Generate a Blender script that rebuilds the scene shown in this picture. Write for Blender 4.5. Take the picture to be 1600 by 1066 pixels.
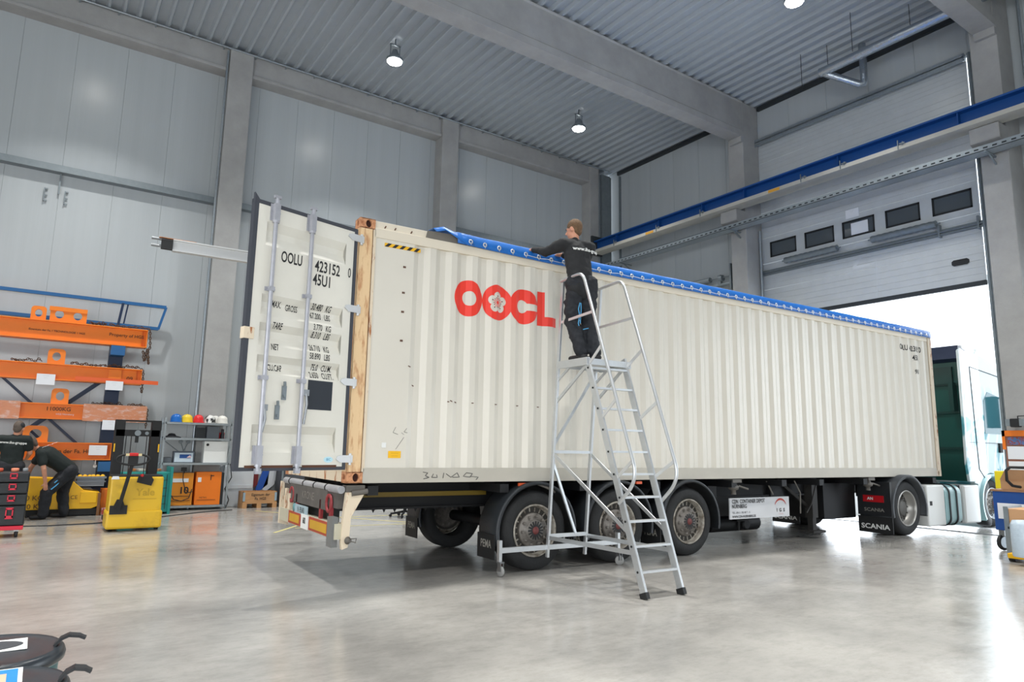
import bpy, bmesh, math, random
from mathutils import Vector, Matrix
random.seed(7)
PI = math.pi
S = bpy.context.scene
for o in list(bpy.data.objects): bpy.data.objects.remove(o)
C = S.collection
def hx(s, a=1.0):
    s = s.lstrip('#'); r = []
    for i in (0, 2, 4):
        c = int(s[i:i+2], 16) / 255
        r.append(c / 12.92 if c <= .04045 else ((c + .055) / 1.055) ** 2.4)
    return (*r, a)
# ------------------------------------------------------------------ camera, world, light, exposure
PSI = 0.0362                       # the parked truck stands about two degrees off the hall's grid
ZB = 1.06                          # underside of the container above the floor
cam = bpy.data.objects.new('camera', bpy.data.cameras.new('camera')); C.objects.link(cam)
cam.data.sensor_width = 36; cam.data.lens = 1059.12 / 1600 * 36
cam.data.clip_start = .05; cam.data.clip_end = 300
cy, cp, cr = 0.6010, 0.1581, 0.0177
fw = Vector((math.sin(cy) * math.cos(cp), math.cos(cy) * math.cos(cp), math.sin(cp)))
rt = Vector((math.cos(cy), -math.sin(cy), 0)); up = rt.cross(fw)
r2 = rt * math.cos(cr) + up * math.sin(cr); u2 = up * math.cos(cr) - rt * math.sin(cr)
m = Matrix((r2, u2, -fw)).transposed().to_4x4(); m.translation = Vector((-2.669, -6.898, 1.444))
cam.matrix_world = m
S.camera = cam
S.view_settings.view_transform = 'Standard'; S.view_settings.look = 'None'
S.view_settings.gamma = 1; S.view_settings.use_curve_mapping = False
S.view_settings.exposure = -0.14
wd = bpy.data.worlds.new('overcast_sky'); S.world = wd; wd.use_nodes = True
bgn = wd.node_tree.nodes['Background']; bgn.inputs[0].default_value = (.86, .93, 1, 1); bgn.inputs[1].default_value = 3.2
try:
    S.cycles.use_denoising = True; S.cycles.denoiser = 'OPENIMAGEDENOISE'
    S.cycles.max_bounces = 7; S.cycles.diffuse_bounces = 4; S.cycles.glossy_bounces = 4
    S.cycles.sample_clamp_indirect = 6
except Exception: pass
def area(name, loc, size, sizey, power, rot, col=(1, 1, 1)):
    l = bpy.data.lights.new(name, 'AREA'); l.shape = 'RECTANGLE'; l.size = size; l.size_y = sizey
    l.energy = power; l.color = col
    o = bpy.data.objects.new(name, l); C.objects.link(o); o.location = loc; o.rotation_euler = rot
    return o
# daylight through the two near gates, then fill lights added out of view
area('gate_daylight', (13.9, 1.5, 2.6), 5.2, 5.0, 420, (0, PI/2, 0), (.86, .93, 1))
area('second_gate_daylight', (13.9, -5.3, 2.5), 5.4, 3.8, 300, (0, PI/2, 0), (.82, .91, 1))
area('unseen_right_fill', (13.9, -12.8, 2.5), 5.0, 5.0, 30, (0, PI/2, -.35), (.86, .93, 1))  # added fill beyond the second gate, evens the light along the container
area('unseen_front_fill', (-7, -15.5, 2.6), 12, 4.6, 500, (math.radians(84), 0, 0), (1, .99, .975))  # added soft frontal fill on the container side, from out of view
area('unseen_left_fill', (-13.5, -8.2, 2.8), 4.8, 13, 640, (0, math.radians(-86), 0), (1, .99, .98))  # added grazing light from the unseen hall depth, brings out the corrugations

# ------------------------------------------------------------------ helpers
BASE = {}
def setp(o, label=None, cat=None, group=None, kind=None):
    if label: o['label'] = label
    if cat: o['category'] = cat
    if group: o['group'] = group
    if kind: o['kind'] = kind
    return o
def tf(p, frame):
    v = Vector(p)
    return Matrix.Rotation(-PSI, 3, 'Z') @ v if frame == 'K' else v
def thing(name, label, cat, base=(0, 0, 0), frame='B', group=None):
    o = bpy.data.objects.new(name, None); C.objects.link(o); o.empty_display_size = .1
    o.location = tf(base, frame); o.rotation_euler = (0, 0, -PSI if frame == 'K' else 0)
    BASE[o.name] = Vector(base)
    return setp(o, label, cat, group)
class MB:
    def __init__(s): s.v = []; s.f = []; s.sm = []
    def add(s, vs, fs, smooth=False):
        n = len(s.v); s.v += [Vector(v) for v in vs]
        for f in fs: s.f.append([i + n for i in f]); s.sm.append(smooth)
        return s
    def box(s, x0, x1, y0, y1, z0, z1):
        return s.add([(x, y, z) for z in (z0, z1) for y in (y0, y1) for x in (x0, x1)],
                     [(0, 2, 3, 1), (4, 5, 7, 6), (0, 1, 5, 4), (1, 3, 7, 5), (3, 2, 6, 7), (2, 0, 4, 6)])
    def obox(s, c, sz, M=None):
        M = M or Matrix.Identity(3); c = Vector(c)
        vs = [c + M @ Vector((x * sz[0] / 2, y * sz[1] / 2, z * sz[2] / 2)) for z in (-1, 1) for y in (-1, 1) for x in (-1, 1)]
        return s.add(vs, [(0, 2, 3, 1), (4, 5, 7, 6), (0, 1, 5, 4), (1, 3, 7, 5), (3, 2, 6, 7), (2, 0, 4, 6)])
    def bar(s, p0, p1, w, h, up=(0, 0, 1)):
        p0, p1 = Vector(p0), Vector(p1); d = (p1 - p0); L = d.length; d.normalize()
        u = Vector(up)
        if abs(d.dot(u)) > .98: u = Vector((1, 0, 0))
        a = d.cross(u).normalized(); b = a.cross(d)
        return s.obox((p0 + p1) / 2, (L, w, h), Matrix((d, a, b)).transposed())
    def tube(s, pts, r, n=10, cap=True, smooth=True):
        pts = [Vector(p) for p in pts]; rs = r if isinstance(r, (list, tuple)) else [r] * len(pts)
        t = (pts[1] - pts[0]).normalized(); a = t.orthogonal().normalized(); rings = []
        for i, p in enumerate(pts):
            if i == 0: t2 = (pts[1] - pts[0])
            elif i == len(pts) - 1: t2 = pts[-1] - pts[-2]
            else: t2 = (pts[i+1] - p).normalized() + (p - pts[i-1]).normalized()
            t2.normalize(); a = (a - t2 * a.dot(t2)).normalized(); b = t2.cross(a)
            rings.append([p + (a * math.cos(2*PI*k/n) + b * math.sin(2*PI*k/n)) * rs[i] for k in range(n)])
        vs = [v for r_ in rings for v in r_]
        fs = [(i*n+k, i*n+(k+1) % n, (i+1)*n+(k+1) % n, (i+1)*n+k) for i in range(len(pts)-1) for k in range(n)]
        s.add(vs, fs, smooth)
        if cap:
            s.add(rings[0][::-1], [tuple(range(n))]); s.add(rings[-1], [tuple(range(n))])
        return s
    def lathe(s, prof, o=(0, 0, 0), ax=(0, 0, 1), n=32, smooth=True, cap=True):
        o = Vector(o); w = Vector(ax).normalized(); a = w.orthogonal().normalized(); b = w.cross(a)
        vs = [o + w * h + (a * math.cos(2*PI*k/n) + b * math.sin(2*PI*k/n)) * r for r, h in prof for k in range(n)]
        fs = [(i*n+k, i*n+(k+1) % n, (i+1)*n+(k+1) % n, (i+1)*n+k) for i in range(len(prof)-1) for k in range(n)]
        s.add(vs, fs, smooth)
        if cap:
            m0 = [vs[k] for k in range(n)]; m1 = [vs[(len(prof)-1)*n+k] for k in range(n)]
            if prof[0][0] > 1e-4: s.add(m0[::-1], [tuple(range(n))])
            if prof[-1][0] > 1e-4: s.add(m1, [tuple(range(n))])
        return s
    def prism(s, poly, o, a, b, d):
        """polygon in (a,b) at o, pushed along vector d"""
        o, a, b, d = Vector(o), Vector(a), Vector(b), Vector(d); n = len(poly)
        p0 = [o + a * x + b * y for x, y in poly]; p1 = [p + d for p in p0]
        s.add(p0 + p1, [tuple(range(n))[::-1], tuple(range(n, 2*n))] + [(i, (i+1) % n, (i+1) % n + n, i + n) for i in range(n)])
        return s
    def sphere(s, c, r, sc=(1, 1, 1), n=12, M=None):
        prof = [(math.sin(PI*i/n), -math.cos(PI*i/n)) for i in range(n+1)]
        t = MB().lathe([(max(r_, 1e-5), h) for r_, h in prof], n=n*2, cap=False)
        M = M or Matrix.Identity(3)
        return s.add([Vector(c) + M @ Vector((v.x*sc[0]*r, v.y*sc[1]*r, v.z*sc[2]*r)) for v in t.v], t.f, True)
    def build(s, name, mt=None, parent=None, base=None, frame='B', bevel=0, label=None, cat=None, group=None, kind=None, wn=True):
        b = BASE[parent.name] if parent else Vector(base if base is not None else s.center())
        me = bpy.data.meshes.new(name); me.from_pydata([v - b for v in s.v], [], s.f)
        for p, q in zip(me.polygons, s.sm): p.use_smooth = q
        bm = bmesh.new(); bm.from_mesh(me); bmesh.ops.recalc_face_normals(bm, faces=bm.faces); bm.to_mesh(me); bm.free()
        if mt: me.materials.append(mt)
        me.update()
        o = bpy.data.objects.new(name, me); C.objects.link(o)
        if parent:
            o.parent = parent; BASE[o.name] = b
        else:
            o.location = tf(b, frame); o.rotation_euler = (0, 0, -PSI if frame == 'K' else 0); BASE[o.name] = b
        if bevel:
            md = o.modifiers.new('bevel', 'BEVEL'); md.width = bevel; md.segments = 2; md.limit_method = 'ANGLE'; md.angle_limit = .7
        return setp(o, label, cat, group, kind)
    def center(s):
        xs = [v.x for v in s.v]; ys = [v.y for v in s.v]; zs = [v.z for v in s.v]
        return ((min(xs)+max(xs))/2, (min(ys)+max(ys))/2, min(zs))
def B(*a): return MB().box(*a)
# ---- materials
MATS = {}
def mat(name, col, rough=.5, metal=0., var=0., scale=3., bump=0., bscale=60., emit=None, es=1., spec=None, stretch=(1, 1, 1), col2=None, thr=None, coat=0., alpha=None, trans=0.):
    if name in MATS: return MATS[name]
    m = bpy.data.materials.new(name); m.use_nodes = True; nt = m.node_tree; N = nt.nodes; L = nt.links
    b = N['Principled BSDF']; c = hx(col) if isinstance(col, str) else col
    b.inputs['Base Color'].default_value = c; b.inputs['Roughness'].default_value = rough; b.inputs['Metallic'].default_value = metal
    if spec is not None: b.inputs['Specular IOR Level'].default_value = spec
    if coat: b.inputs['Coat Weight'].default_value = coat
    if trans: b.inputs['Transmission Weight'].default_value = trans
    if alpha is not None: b.inputs['Alpha'].default_value = alpha
    if emit: b.inputs['Emission Color'].default_value = hx(emit); b.inputs['Emission Strength'].default_value = es
    tc = N.new('ShaderNodeTexCoord'); mp = N.new('ShaderNodeMapping'); L.new(tc.outputs['Object'], mp.inputs[0]); mp.inputs['Scale'].default_value = stretch
    if var or col2:
        no = N.new('ShaderNodeTexNoise'); no.inputs['Scale'].default_value = scale; no.inputs['Detail'].default_value = 6; no.inputs['Roughness'].default_value = .65
        L.new(mp.outputs[0], no.inputs[0])
        rp = N.new('ShaderNodeValToRGB'); L.new(no.outputs[0], rp.inputs[0])
        if col2:
            t0, t1 = thr or (.5, .6)
            rp.color_ramp.elements[0].position = t0; rp.color_ramp.elements[1].position = t1
            rp.color_ramp.elements[0].color = c; rp.color_ramp.elements[1].color = hx(col2)
        else:
            rp.color_ramp.elements[0].position = .3; rp.color_ramp.elements[1].position = .7
            rp.color_ramp.elements[0].color = tuple(x * (1 - var) for x in c[:3]) + (1,)
            rp.color_ramp.elements[1].color = tuple(min(1, x * (1 + var * .6)) for x in c[:3]) + (1,)
        L.new(rp.outputs[0], b.inputs['Base Color'])
    if bump:
        n2 = N.new('ShaderNodeTexNoise'); n2.inputs['Scale'].default_value = bscale; n2.inputs['Detail'].default_value = 4
        L.new(mp.outputs[0], n2.inputs[0]); bp = N.new('ShaderNodeBump'); bp.inputs['Strength'].default_value = bump; bp.inputs['Distance'].default_value = .01
        L.new(n2.outputs[0], bp.inputs['Height']); L.new(bp.outputs[0], b.inputs['Normal'])
    MATS[name] = m
    return m
m_conc = mat('precast_concrete', '#A2A2A1', .85, var=.14, scale=1.6, bump=.15, bscale=30)
m_floor = None
m_panel = mat('wall_panel', '#B1B7BA', .26, var=.04, scale=.7, bump=.12, bscale=7, stretch=(6, 6, .12), metal=.0, spec=.55)
m_deck = mat('roof_deck', '#A9B0B6', .5, metal=.0, var=.04)
m_galv = mat('galvanised', '#A9B2B8', .38, metal=.75, var=.12, scale=18)
m_rod = mat('rod_grey', '#AEAFB6', .4, metal=.35, var=.1, scale=14)
m_galvd = mat('galvanised_dull', '#848D92', .5, metal=.5, var=.12, scale=9)
m_gate = mat('gate_panel', '#C8CDD0', .3, metal=.2, var=.05, bump=.3, bscale=45)
m_blue = mat('crane_blue', '#07478A', .5)
m_navy = mat('rack_navy', '#0D2748', .45)
m_rackblue = mat('rack_blue', '#1D5C93', .45)
m_white = mat('white_paint', '#E6E7E4', .45)
m_black = mat('black_rubber', '#17181A', .62)
m_blackp = mat('black_plastic', '#1C1E21', .45)
m_seam = mat('seam_dark', '#2B3034', .7)
m_cream = mat('container_cream', '#D9D4C8', .36, var=.025, scale=1.0, bump=.05, bscale=12)
m_creamr = mat('cream_rusty', '#DDCDB4', .6, scale=7, col2='#A4622F', thr=(.56, .64), stretch=(1.6, 1.6, .45))
m_post = mat('post_rusty', '#E2C296', .6, scale=6, col2='#A8622F', thr=(.49, .68), stretch=(2.2, 2.2, .5))
m_cast = mat('casting_rusty', '#CE956C', .75, scale=16, col2='#8A4A28', thr=(.46, .68), bump=.5, bscale=50)
m_alu = mat('aluminium', '#C9CCCE', .34, metal=.72, var=.05, scale=12)
m_aluw = mat('aluminium_pale', '#D3D4D4', .42, metal=.45)
m_tarp = mat('tarp_blue', '#1A6CC2', .42, var=.12, scale=8, bump=.3, bscale=9)
m_steel = mat('steel', '#8C8F91', .35, metal=.8)
m_rust = mat('old_chain', '#5E4A3C', .7, metal=.4, var=.4, scale=20)
m_orange = mat('beam_orange', '#EC7E16', .45, var=.06)
m_orange2 = mat('box_orange', '#EE7A16', .45, var=.04)
m_yel = mat('machine_yellow', '#F0B80C', .42, var=.05)
m_paper = mat('paper', '#E4E7EC', .7)
m_ink = mat('ink', '#1F1F20', .6)
m_red = mat('red', '#C81F1F', .45)
m_tyre = mat('tyre', '#1F2021', .78, var=.25, scale=9, bump=.4, bscale=40)
m_fender = mat('fender', '#2A2E32', .5, var=.1)
m_chas = mat('chassis_dark', '#0D0E11', .6, var=.2)
m_rim = mat('rim_grey', '#A39E94', .5, metal=.3, scale=10, col2='#5E5346', thr=(.42, .66))
m_hub = mat('hub_grey', '#7E7973', .5, metal=.4, var=.35, scale=18)
m_skin = mat('skin', '#C98F73', .55, var=.08, scale=12)
m_shirt = mat('dark_jersey', '#202123', .85, var=.12, scale=20, bump=.6, bscale=10)
m_trou = mat('dark_workwear', '#1D2026', .8, var=.2, scale=12, bump=.8, bscale=9)
m_wood = mat('crate_wood', '#B98B5E', .7, var=.15, scale=6, stretch=(1, 6, 6))
m_card = mat('cardboard', '#B08A66', .8, var=.06)
# ---- text: lettering as thin flat paint meshes
def text_verts(txt, size, sx=1., bold=0., align='CENTER', sp=1.):
    cu = bpy.data.curves.new('t', 'FONT'); cu.body = txt; cu.size = size; cu.align_x = align; cu.align_y = 'CENTER'
    cu.offset = bold; cu.space_character = sp; cu.resolution_u = 3
    ob = bpy.data.objects.new('t', cu); C.objects.link(ob)
    dg = bpy.context.evaluated_depsgraph_get(); me = bpy.data.meshes.new_from_object(ob.evaluated_get(dg))
    vs = [(v.co.x * sx, v.co.y) for v in me.vertices]; fs = [tuple(p.vertices) for p in me.polygons]
    bpy.data.objects.remove(ob); bpy.data.curves.remove(cu); bpy.data.meshes.remove(me)
    return vs, fs
def text(mb, txt, size, o, a, b, sx=1., bold=0., align='CENTER', sp=1., off=.003):
    o, a, b = Vector(o), Vector(a).normalized(), Vector(b).normalized(); n = a.cross(b)
    vs, fs = text_verts(txt, size, sx, bold, align, sp)
    mb.add([o + a * x + b * y + n * off for x, y in vs], fs)
    return mb
def fill_shape(loops):
    """closed outlines (outer ones and holes) -> filled flat mesh"""
    cu = bpy.data.curves.new('c', 'CURVE'); cu.dimensions = '2D'; cu.fill_mode = 'BOTH'
    for lp in loops:
        sp = cu.splines.new('POLY'); sp.points.add(len(lp) - 1); sp.use_cyclic_u = True
        for p, q in zip(sp.points, lp): p.co = (q[0], q[1], 0, 1)
    ob = bpy.data.objects.new('c', cu); C.objects.link(ob)
    dg = bpy.context.evaluated_depsgraph_get(); me = bpy.data.meshes.new_from_object(ob.evaluated_get(dg))
    vs = [(v.co.x, v.co.y) for v in me.vertices]; fs = [tuple(p.vertices) for p in me.polygons]
    bpy.data.objects.remove(ob); bpy.data.curves.remove(cu); bpy.data.meshes.remove(me)
    return vs, fs
def cut(vs, fs, breaks, axis=0):
    """cut a flat mesh at the given coordinates, so that it can follow a folded sheet"""
    bm = bmesh.new(); bv = [bm.verts.new((x, y, 0)) for x, y in vs]
    for f in fs:
        try: bm.faces.new([bv[i] for i in f])
        except Exception: pass
    lo = min(v[axis] for v in vs); hi = max(v[axis] for v in vs)
    for c in breaks:
        if lo < c < hi:
            co = [0, 0, 0]; no = [0, 0, 0]; co[axis] = c; no[axis] = 1
            bmesh.ops.bisect_plane(bm, geom=bm.verts[:] + bm.edges[:] + bm.faces[:], plane_co=co, plane_no=no, dist=1e-6)
    bm.verts.index_update(); V = [(v.co.x, v.co.y) for v in bm.verts]; F = [tuple(v.index for v in f.verts) for f in bm.faces]
    bm.free(); return V, F
def bars(specs, name, mt, parent):
    for s_ in specs: MB().bar(*s_).build(name, mt, parent)
def copy_tree(o, parent=None):
    c = o.copy(); C.objects.link(c)
    if parent: c.parent = parent
    BASE[c.name] = BASE.get(o.name, Vector())
    for ch in [x for x in C.objects if x.parent == o]: copy_tree(ch, c)
    return c
KX = tf
# ================================================================== the hall
G, W, H = 13.3, 10.4, 11.23            # gate wall plane, left wall plane, underside of the roof deck
def floor_mat():
    m = bpy.data.materials.new('polished_concrete'); m.use_nodes = True; nt = m.node_tree; N = nt.nodes; L = nt.links; b = N['Principled BSDF']
    tc = N.new('ShaderNodeTexCoord')
    def noise(sc, det, st=(1, 1, 1), ro=.6):
        mp = N.new('ShaderNodeMapping'); mp.inputs['Scale'].default_value = st; L.new(tc.outputs['Object'], mp.inputs[0])
        n = N.new('ShaderNodeTexNoise'); n.inputs['Scale'].default_value = sc; n.inputs['Detail'].default_value = det; n.inputs['Roughness'].default_value = ro
        L.new(mp.outputs[0], n.inputs[0]); return n
    n1 = noise(.55, 8); n2 = noise(2.6, 8, (1, 2.2, 1), .7)
    r1 = N.new('ShaderNodeValToRGB'); L.new(n1.outputs[0], r1.inputs[0]); r1.color_ramp.elements[0].position = .35; r1.color_ramp.elements[1].position = .68
    r1.color_ramp.elements[0].color = hx('#8B8985'); r1.color_ramp.elements[1].color = hx('#B2AFA9')
    r2 = N.new('ShaderNodeValToRGB'); L.new(n2.outputs[0], r2.inputs[0]); r2.color_ramp.elements[0].position = .3; r2.color_ramp.elements[1].position = .55
    r2.color_ramp.elements[0].color = (.62, .62, .62, 1); r2.color_ramp.elements[1].color = (1, 1, 1, 1)
    mx = N.new('ShaderNodeMix'); mx.data_type = 'RGBA'; mx.blend_type = 'MULTIPLY'; mx.inputs[0].default_value = .55
    L.new(r1.outputs[0], mx.inputs[6]); L.new(r2.outputs[0], mx.inputs[7]); L.new(mx.outputs[2], b.inputs['Base Color'])
    n3 = noise(1.4, 6); r3 = N.new('ShaderNodeMapRange'); L.new(n3.outputs[0], r3.inputs[0]); r3.inputs[1].default_value = .3; r3.inputs[2].default_value = .7
    r3.inputs[3].default_value = .12; r3.inputs[4].default_value = .27; L.new(r3.outputs[0], b.inputs['Roughness'])
    n4 = noise(5, 4, (1, 3, 1)); bp = N.new('ShaderNodeBump'); bp.inputs['Strength'].default_value = .05; bp.inputs['Distance'].default_value = .02
    n5 = noise(14, 10, (1, 1.6, 1), .75); r5 = N.new('ShaderNodeValToRGB'); L.new(n5.outputs[0], r5.inputs[0]); r5.color_ramp.elements[0].position = .3; r5.color_ramp.elements[1].position = .5; r5.color_ramp.elements[0].color = (.72, .71, .70, 1); r5.color_ramp.elements[1].color = (1, 1, 1, 1)
    m5 = N.new('ShaderNodeMix'); m5.data_type = 'RGBA'; m5.blend_type = 'MULTIPLY'; m5.inputs[0].default_value = .45; L.new(mx.outputs[2], m5.inputs[6]); L.new(r5.outputs[0], m5.inputs[7]); L.new(m5.outputs[2], b.inputs['Base Color'])
    L.new(n4.outputs[0], bp.inputs['Height']); L.new(bp.outputs[0], b.inputs['Normal'])
    b.inputs['Specular IOR Level'].default_value = .62
    return m
m_floor = floor_mat()
m_asph = mat('yard_paving', '#9A9A98', .8, var=.1, scale=1.5)
B(-14, 13.55, -16, 10.6, -.2, 0).build('floor', m_floor, base=(0, 0, -.2), kind='structure')
B(13.55, 70, -40, 40, -.2, -.01).build('trim_1', m_asph, base=(40, 0, -.2), kind='structure', label='pale paved yard outside the open gate')
# roof deck, ribs run across the hall
mb = MB(); per = .305; prof = []; x = -14.0
while x < G + .3:
    prof += [(x, H), (x + .05, H), (x + .085, H + .085), (x + .27, H + .085)]; x += per
n = len(prof); vs = [(p[0], y, p[1]) for y in (-16, W + .2) for p in prof]
mb.add(vs, [(i, i+1, i+1+n, i+n) for i in range(n-1)])
mb.box(-14, G + .3, -16, W + .2, H + .14, H + .3)
mb.build('ceiling', m_deck, base=(0, 0, H), kind='structure')
# sandwich panel walls: 1 m panels with a narrow groove between them
def panel_run(a0, a1, edges, plane, sign, z0, z1, along, name, kind='structure'):
    """profile of flat panels with grooves, pulled up from z0 to z1"""
    pr = []
    for i in range(len(edges) - 1):
        p, q = edges[i], edges[i+1]
        pr += [(p + .0045, 0), (q - .0045, 0), (q - .002, .01), (q + .002, .01)]
    pr = pr[:-2]; n = len(pr); vs = []
    for z in (z0, z1):
        for a, d in pr: vs.append((a, plane + sign * d, z) if along == 'x' else (plane + sign * d, a, z))
    m_ = MB().add(vs, [(i, i+1, i+1+n, i+n) for i in range(n-1)])
    if along == 'x': m_.box(edges[0], edges[-1], plane + sign * .02, plane + sign * .14, z0, z1)
    else: m_.box(plane + min(sign * .02, sign * .14), plane + max(sign * .02, sign * .14), edges[0], edges[-1], z0, z1)
    return m_
ed = [-13.9 + .05]
ed = [-13.853 + i * .9975 for i in range(28)]
panel_run(0, 0, ed, W, 1, 0, H + .2, 'x', '').build('wall_left', m_panel, base=(0, W, 0), kind='structure')
# gate wall: panels beside and above the two gates, plus an unseen opening added for light
GL, GR = 4.26, -1.13                  # gate jambs
gw = MB()
for e0, e1, z0, z1 in ((4.3, 10.4, 0, H + .2), (GR - .05, 4.3, 10.24, H + .2), (-3.3, GR - .05, 0, H + .2), (-8.9, -3.3, 5.1, H + .2), (-10.2, -8.9, 0, H + .2), (-16, -10.2, 5.1, H + .2)):
    k = max(1, round((e1 - e0) / 1.02)); t = panel_run(0, 0, [e0 + (e1 - e0) * i / k for i in range(k + 1)], G + .02, 1, z0, z1, 'y', '')
    gw.add(t.v, t.f)
gw.build('wall_front', m_panel, base=(G, 0, 0), kind='structure')
# closing walls behind the camera, with openings added to let light in
rw = MB(); rw.box(-14, 13.6, -16.15, -16, 0, .3); rw.box(0, 13.6, -16.15, -16, .3, 5.2); rw.box(-14, 13.6, -16.15, -16, 5.2, H + .2)
for x in (-14, -4.2, 5.6, 13.4): rw.box(x, x + .2, -16.15, -16, .3, 5.2)
rw.build('wall_right', m_panel, base=(0, -16, 0), kind='structure')
bw = MB(); bw.box(-14.15, -14, -16, W, 5.6, H + .2); bw.box(-14.15, -14, -1.4, W, 0, 5.6); bw.box(-14.15, -14, -16, -15, 0, 5.6)
bw.build('wall_back', m_panel, base=(-14, 0, 0), kind='structure')
# precast columns
ci = [1]
def struct(mb_, mt, label, base=None, bevel=0, parent=None, name='trim'):
    if parent: return mb_.build(name, mt, parent, bevel=bevel)
    ci[0] += 1
    return mb_.build('trim_%d' % ci[0], mt, base=base, bevel=bevel, kind='structure', label=label)
for x0, lab in ((-5.75, 'concrete column on the left wall, out past the left edge'), (.25, 'concrete column on the left wall, left of the open container door'), (6.25, 'concrete column on the left wall, above the tarpaulin\'s rear end'), (12.03, 'concrete corner column where the left wall meets the gate wall')):
    w = .56 if x0 < 12 else .4
    mb = B(x0, x0 + w, 9.95, 10.4, 0, H - .01)
    struct(mb, m_conc, lab, bevel=.02)
for y0, lab in ((4.17, 'concrete column at the left jamb of the roll-up gate'), (-1.98, 'concrete column at the right jamb of the roll-up gate'), (-10.2, 'concrete column of the gate wall beyond the second gate')):
    mb = B(12.59, 13.3, y0, y0 + .5, 0, H - .01)
    mb.prism([(0, 0), (0, -.32), (.18, -.4), (.42, -.4), (.42, 0)], (12.17, y0 - .02, 7.98), (1, 0, 0), (0, 0, 1), (0, .53, 0))
    o = struct(mb, m_conc, lab, bevel=.018)
# eave beams between the columns of the left wall
for x0, x1, lab in ((-14, -5.75, 'far left'), (-5.19, .25, 'left'), (.81, 6.25, 'middle'), (6.81, 12.03, 'right')):
    mb = B(x0, x1, 10.05, 10.4, 10.64, H - .01); mb.box(x0, x1, 10.0, 10.4, 10.6, 10.68)
    struct(mb, m_conc, 'concrete eave beam of the left wall, %s bay' % lab, bevel=.01)
# main roof girder along the hall
def girder(y, lab):
    mb = MB(); mb.prism([(0, 0), (.42, 0), (.42, .18), (.36, .3), (.36, 1.0), (.42, 1.03), (.42, 1.05), (0, 1.05), (0, 1.03), (.03, 1.0), (.03, .2), (0, .17)], (-14, y, 10.16), (0, 1, 0), (0, 0, 1), (26.6, 0, 0))
    mb.box(12.5, 12.62, y + .02, y + .4, 10.0, 11.2)
    return struct(mb, m_conc, lab, base=(0, y, 10.16))
girder(4.14, 'wide concrete roof girder crossing the top of the picture')
girder(-2.0, 'concrete roof girder above the right gate jamb')
girder(-9.0, 'concrete roof girder behind the camera')
# conduits and rails
def c_rail(x0, x1, lab):
    mb = MB(); z = 7.36
    mb.box(x0, x1, 10.2, 10.395, z - .02, z); mb.box(x0, x1, 10.19, 10.2, z - .15, z); mb.box(x0, x1, 10.2, 10.395, z - .15, z - .14)
    struct(mb, m_galvd, lab)
c_rail(-14, .24, 'horizontal galvanised girt on the left wall, left bay'); c_rail(.82, 6.24, 'horizontal galvanised girt on the left wall, middle bay'); 
mb = MB(); mb.box(6.82, 12.03, 10.2, 10.395, 7.96, 7.98); mb.box(6.82, 12.03, 10.19, 10.2, 7.83, 7.98)
mb2 = MB(); mb2.box(6.82, 12.03, 10.2, 10.395, 7.98, 8.0)
mb.add(mb2.v, mb2.f); struct(mb, m_galvd, 'horizontal girt on the left wall, right bay')
mb = MB().tube([(-14, 9.93, 11.17), (12.9, 9.93, 11.17)], .025, 8)
for k in range(36): mb.box(-13.6 + k * .76, -13.57 + k * .76, 9.93, 10.05, 11.14, 11.17)
struct(mb, m_galv, 'grey conduit running under the roof edge along the left wall')
mb = MB().tube([(.2, 9.97, 0), (.2, 9.97, 11.1)], .028, 8)
struct(mb, m_galv, 'vertical conduit beside the left concrete column')
mb = MB().box(-2.9, -2.87, 10.33, 10.36, 6.75, 7.22)
struct(mb, m_galvd, 'short conduit dropping from the girt', bevel=0)
for x in (-3.15, -2.78):
    mb = MB().box(x, x + .02, 10.34, 10.4, 6.55, 6.85); mb.box(x, x + .07, 10.36, 10.38, 6.55, 6.58); mb.box(x, x + .07, 10.36, 10.38, 6.68, 6.7); mb.box(x, x + .07, 10.36, 10.38, 6.82, 6.85)
    struct(mb, m_galvd, 'small wall bracket under the girt')
# plastic coping strip at the top of the gate wall and dark corner angle
mb = MB(); mb.box(G - .06, G + .02, 4.68, 9.9, H - .12, H + .0); mb.box(G - .06, G + .02, -1.45, 4.14, H - .12, H)
struct(mb, m_seam, 'dark strip under the roof deck on the gate wall')
mb = MB(); mb.box(13.0, 13.1, 10.05, 10.15, 0, H - .2); mb.box(13.22, 13.3, 9.75, 9.8, 0, H - .2); mb.box(12.62, 13.0, 10.0, 10.1, 0, H - .2)
struct(mb, m_galvd, 'galvanised corner posts beside the corner column')
mb = MB().box(G - .05, G, 4.68, 9.75, 8.0, 8.03); mb.box(G - .1, G - .05, 4.68, 9.75, 7.9, 8.03)
struct(mb, m_galvd, 'girt on the gate wall behind the crane runway')
mb = MB().tube([(13.12, -1.4, 0), (13.12, -1.4, 10.4)], .03, 8); mb.tube([(13.1, 4.1, 0), (13.1, 4.1, 7.5)], .035, 8); mb.tube([(13.2, -2.2, 0), (13.2, -2.2, 11)], .03, 8)
struct(mb, m_galv, 'vertical conduits on the gate columns')
mb = MB().bar((13.0, 4.72, 6.2), (13.0, 4.72, 11), .03, .06)
for z in (8.2, 9.1, 10.2): mb.box(12.9, 13.1, 4.7, 4.78, z, z + .05)
struct(mb, m_seam, 'black vertical rail beside the gate column')
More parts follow.
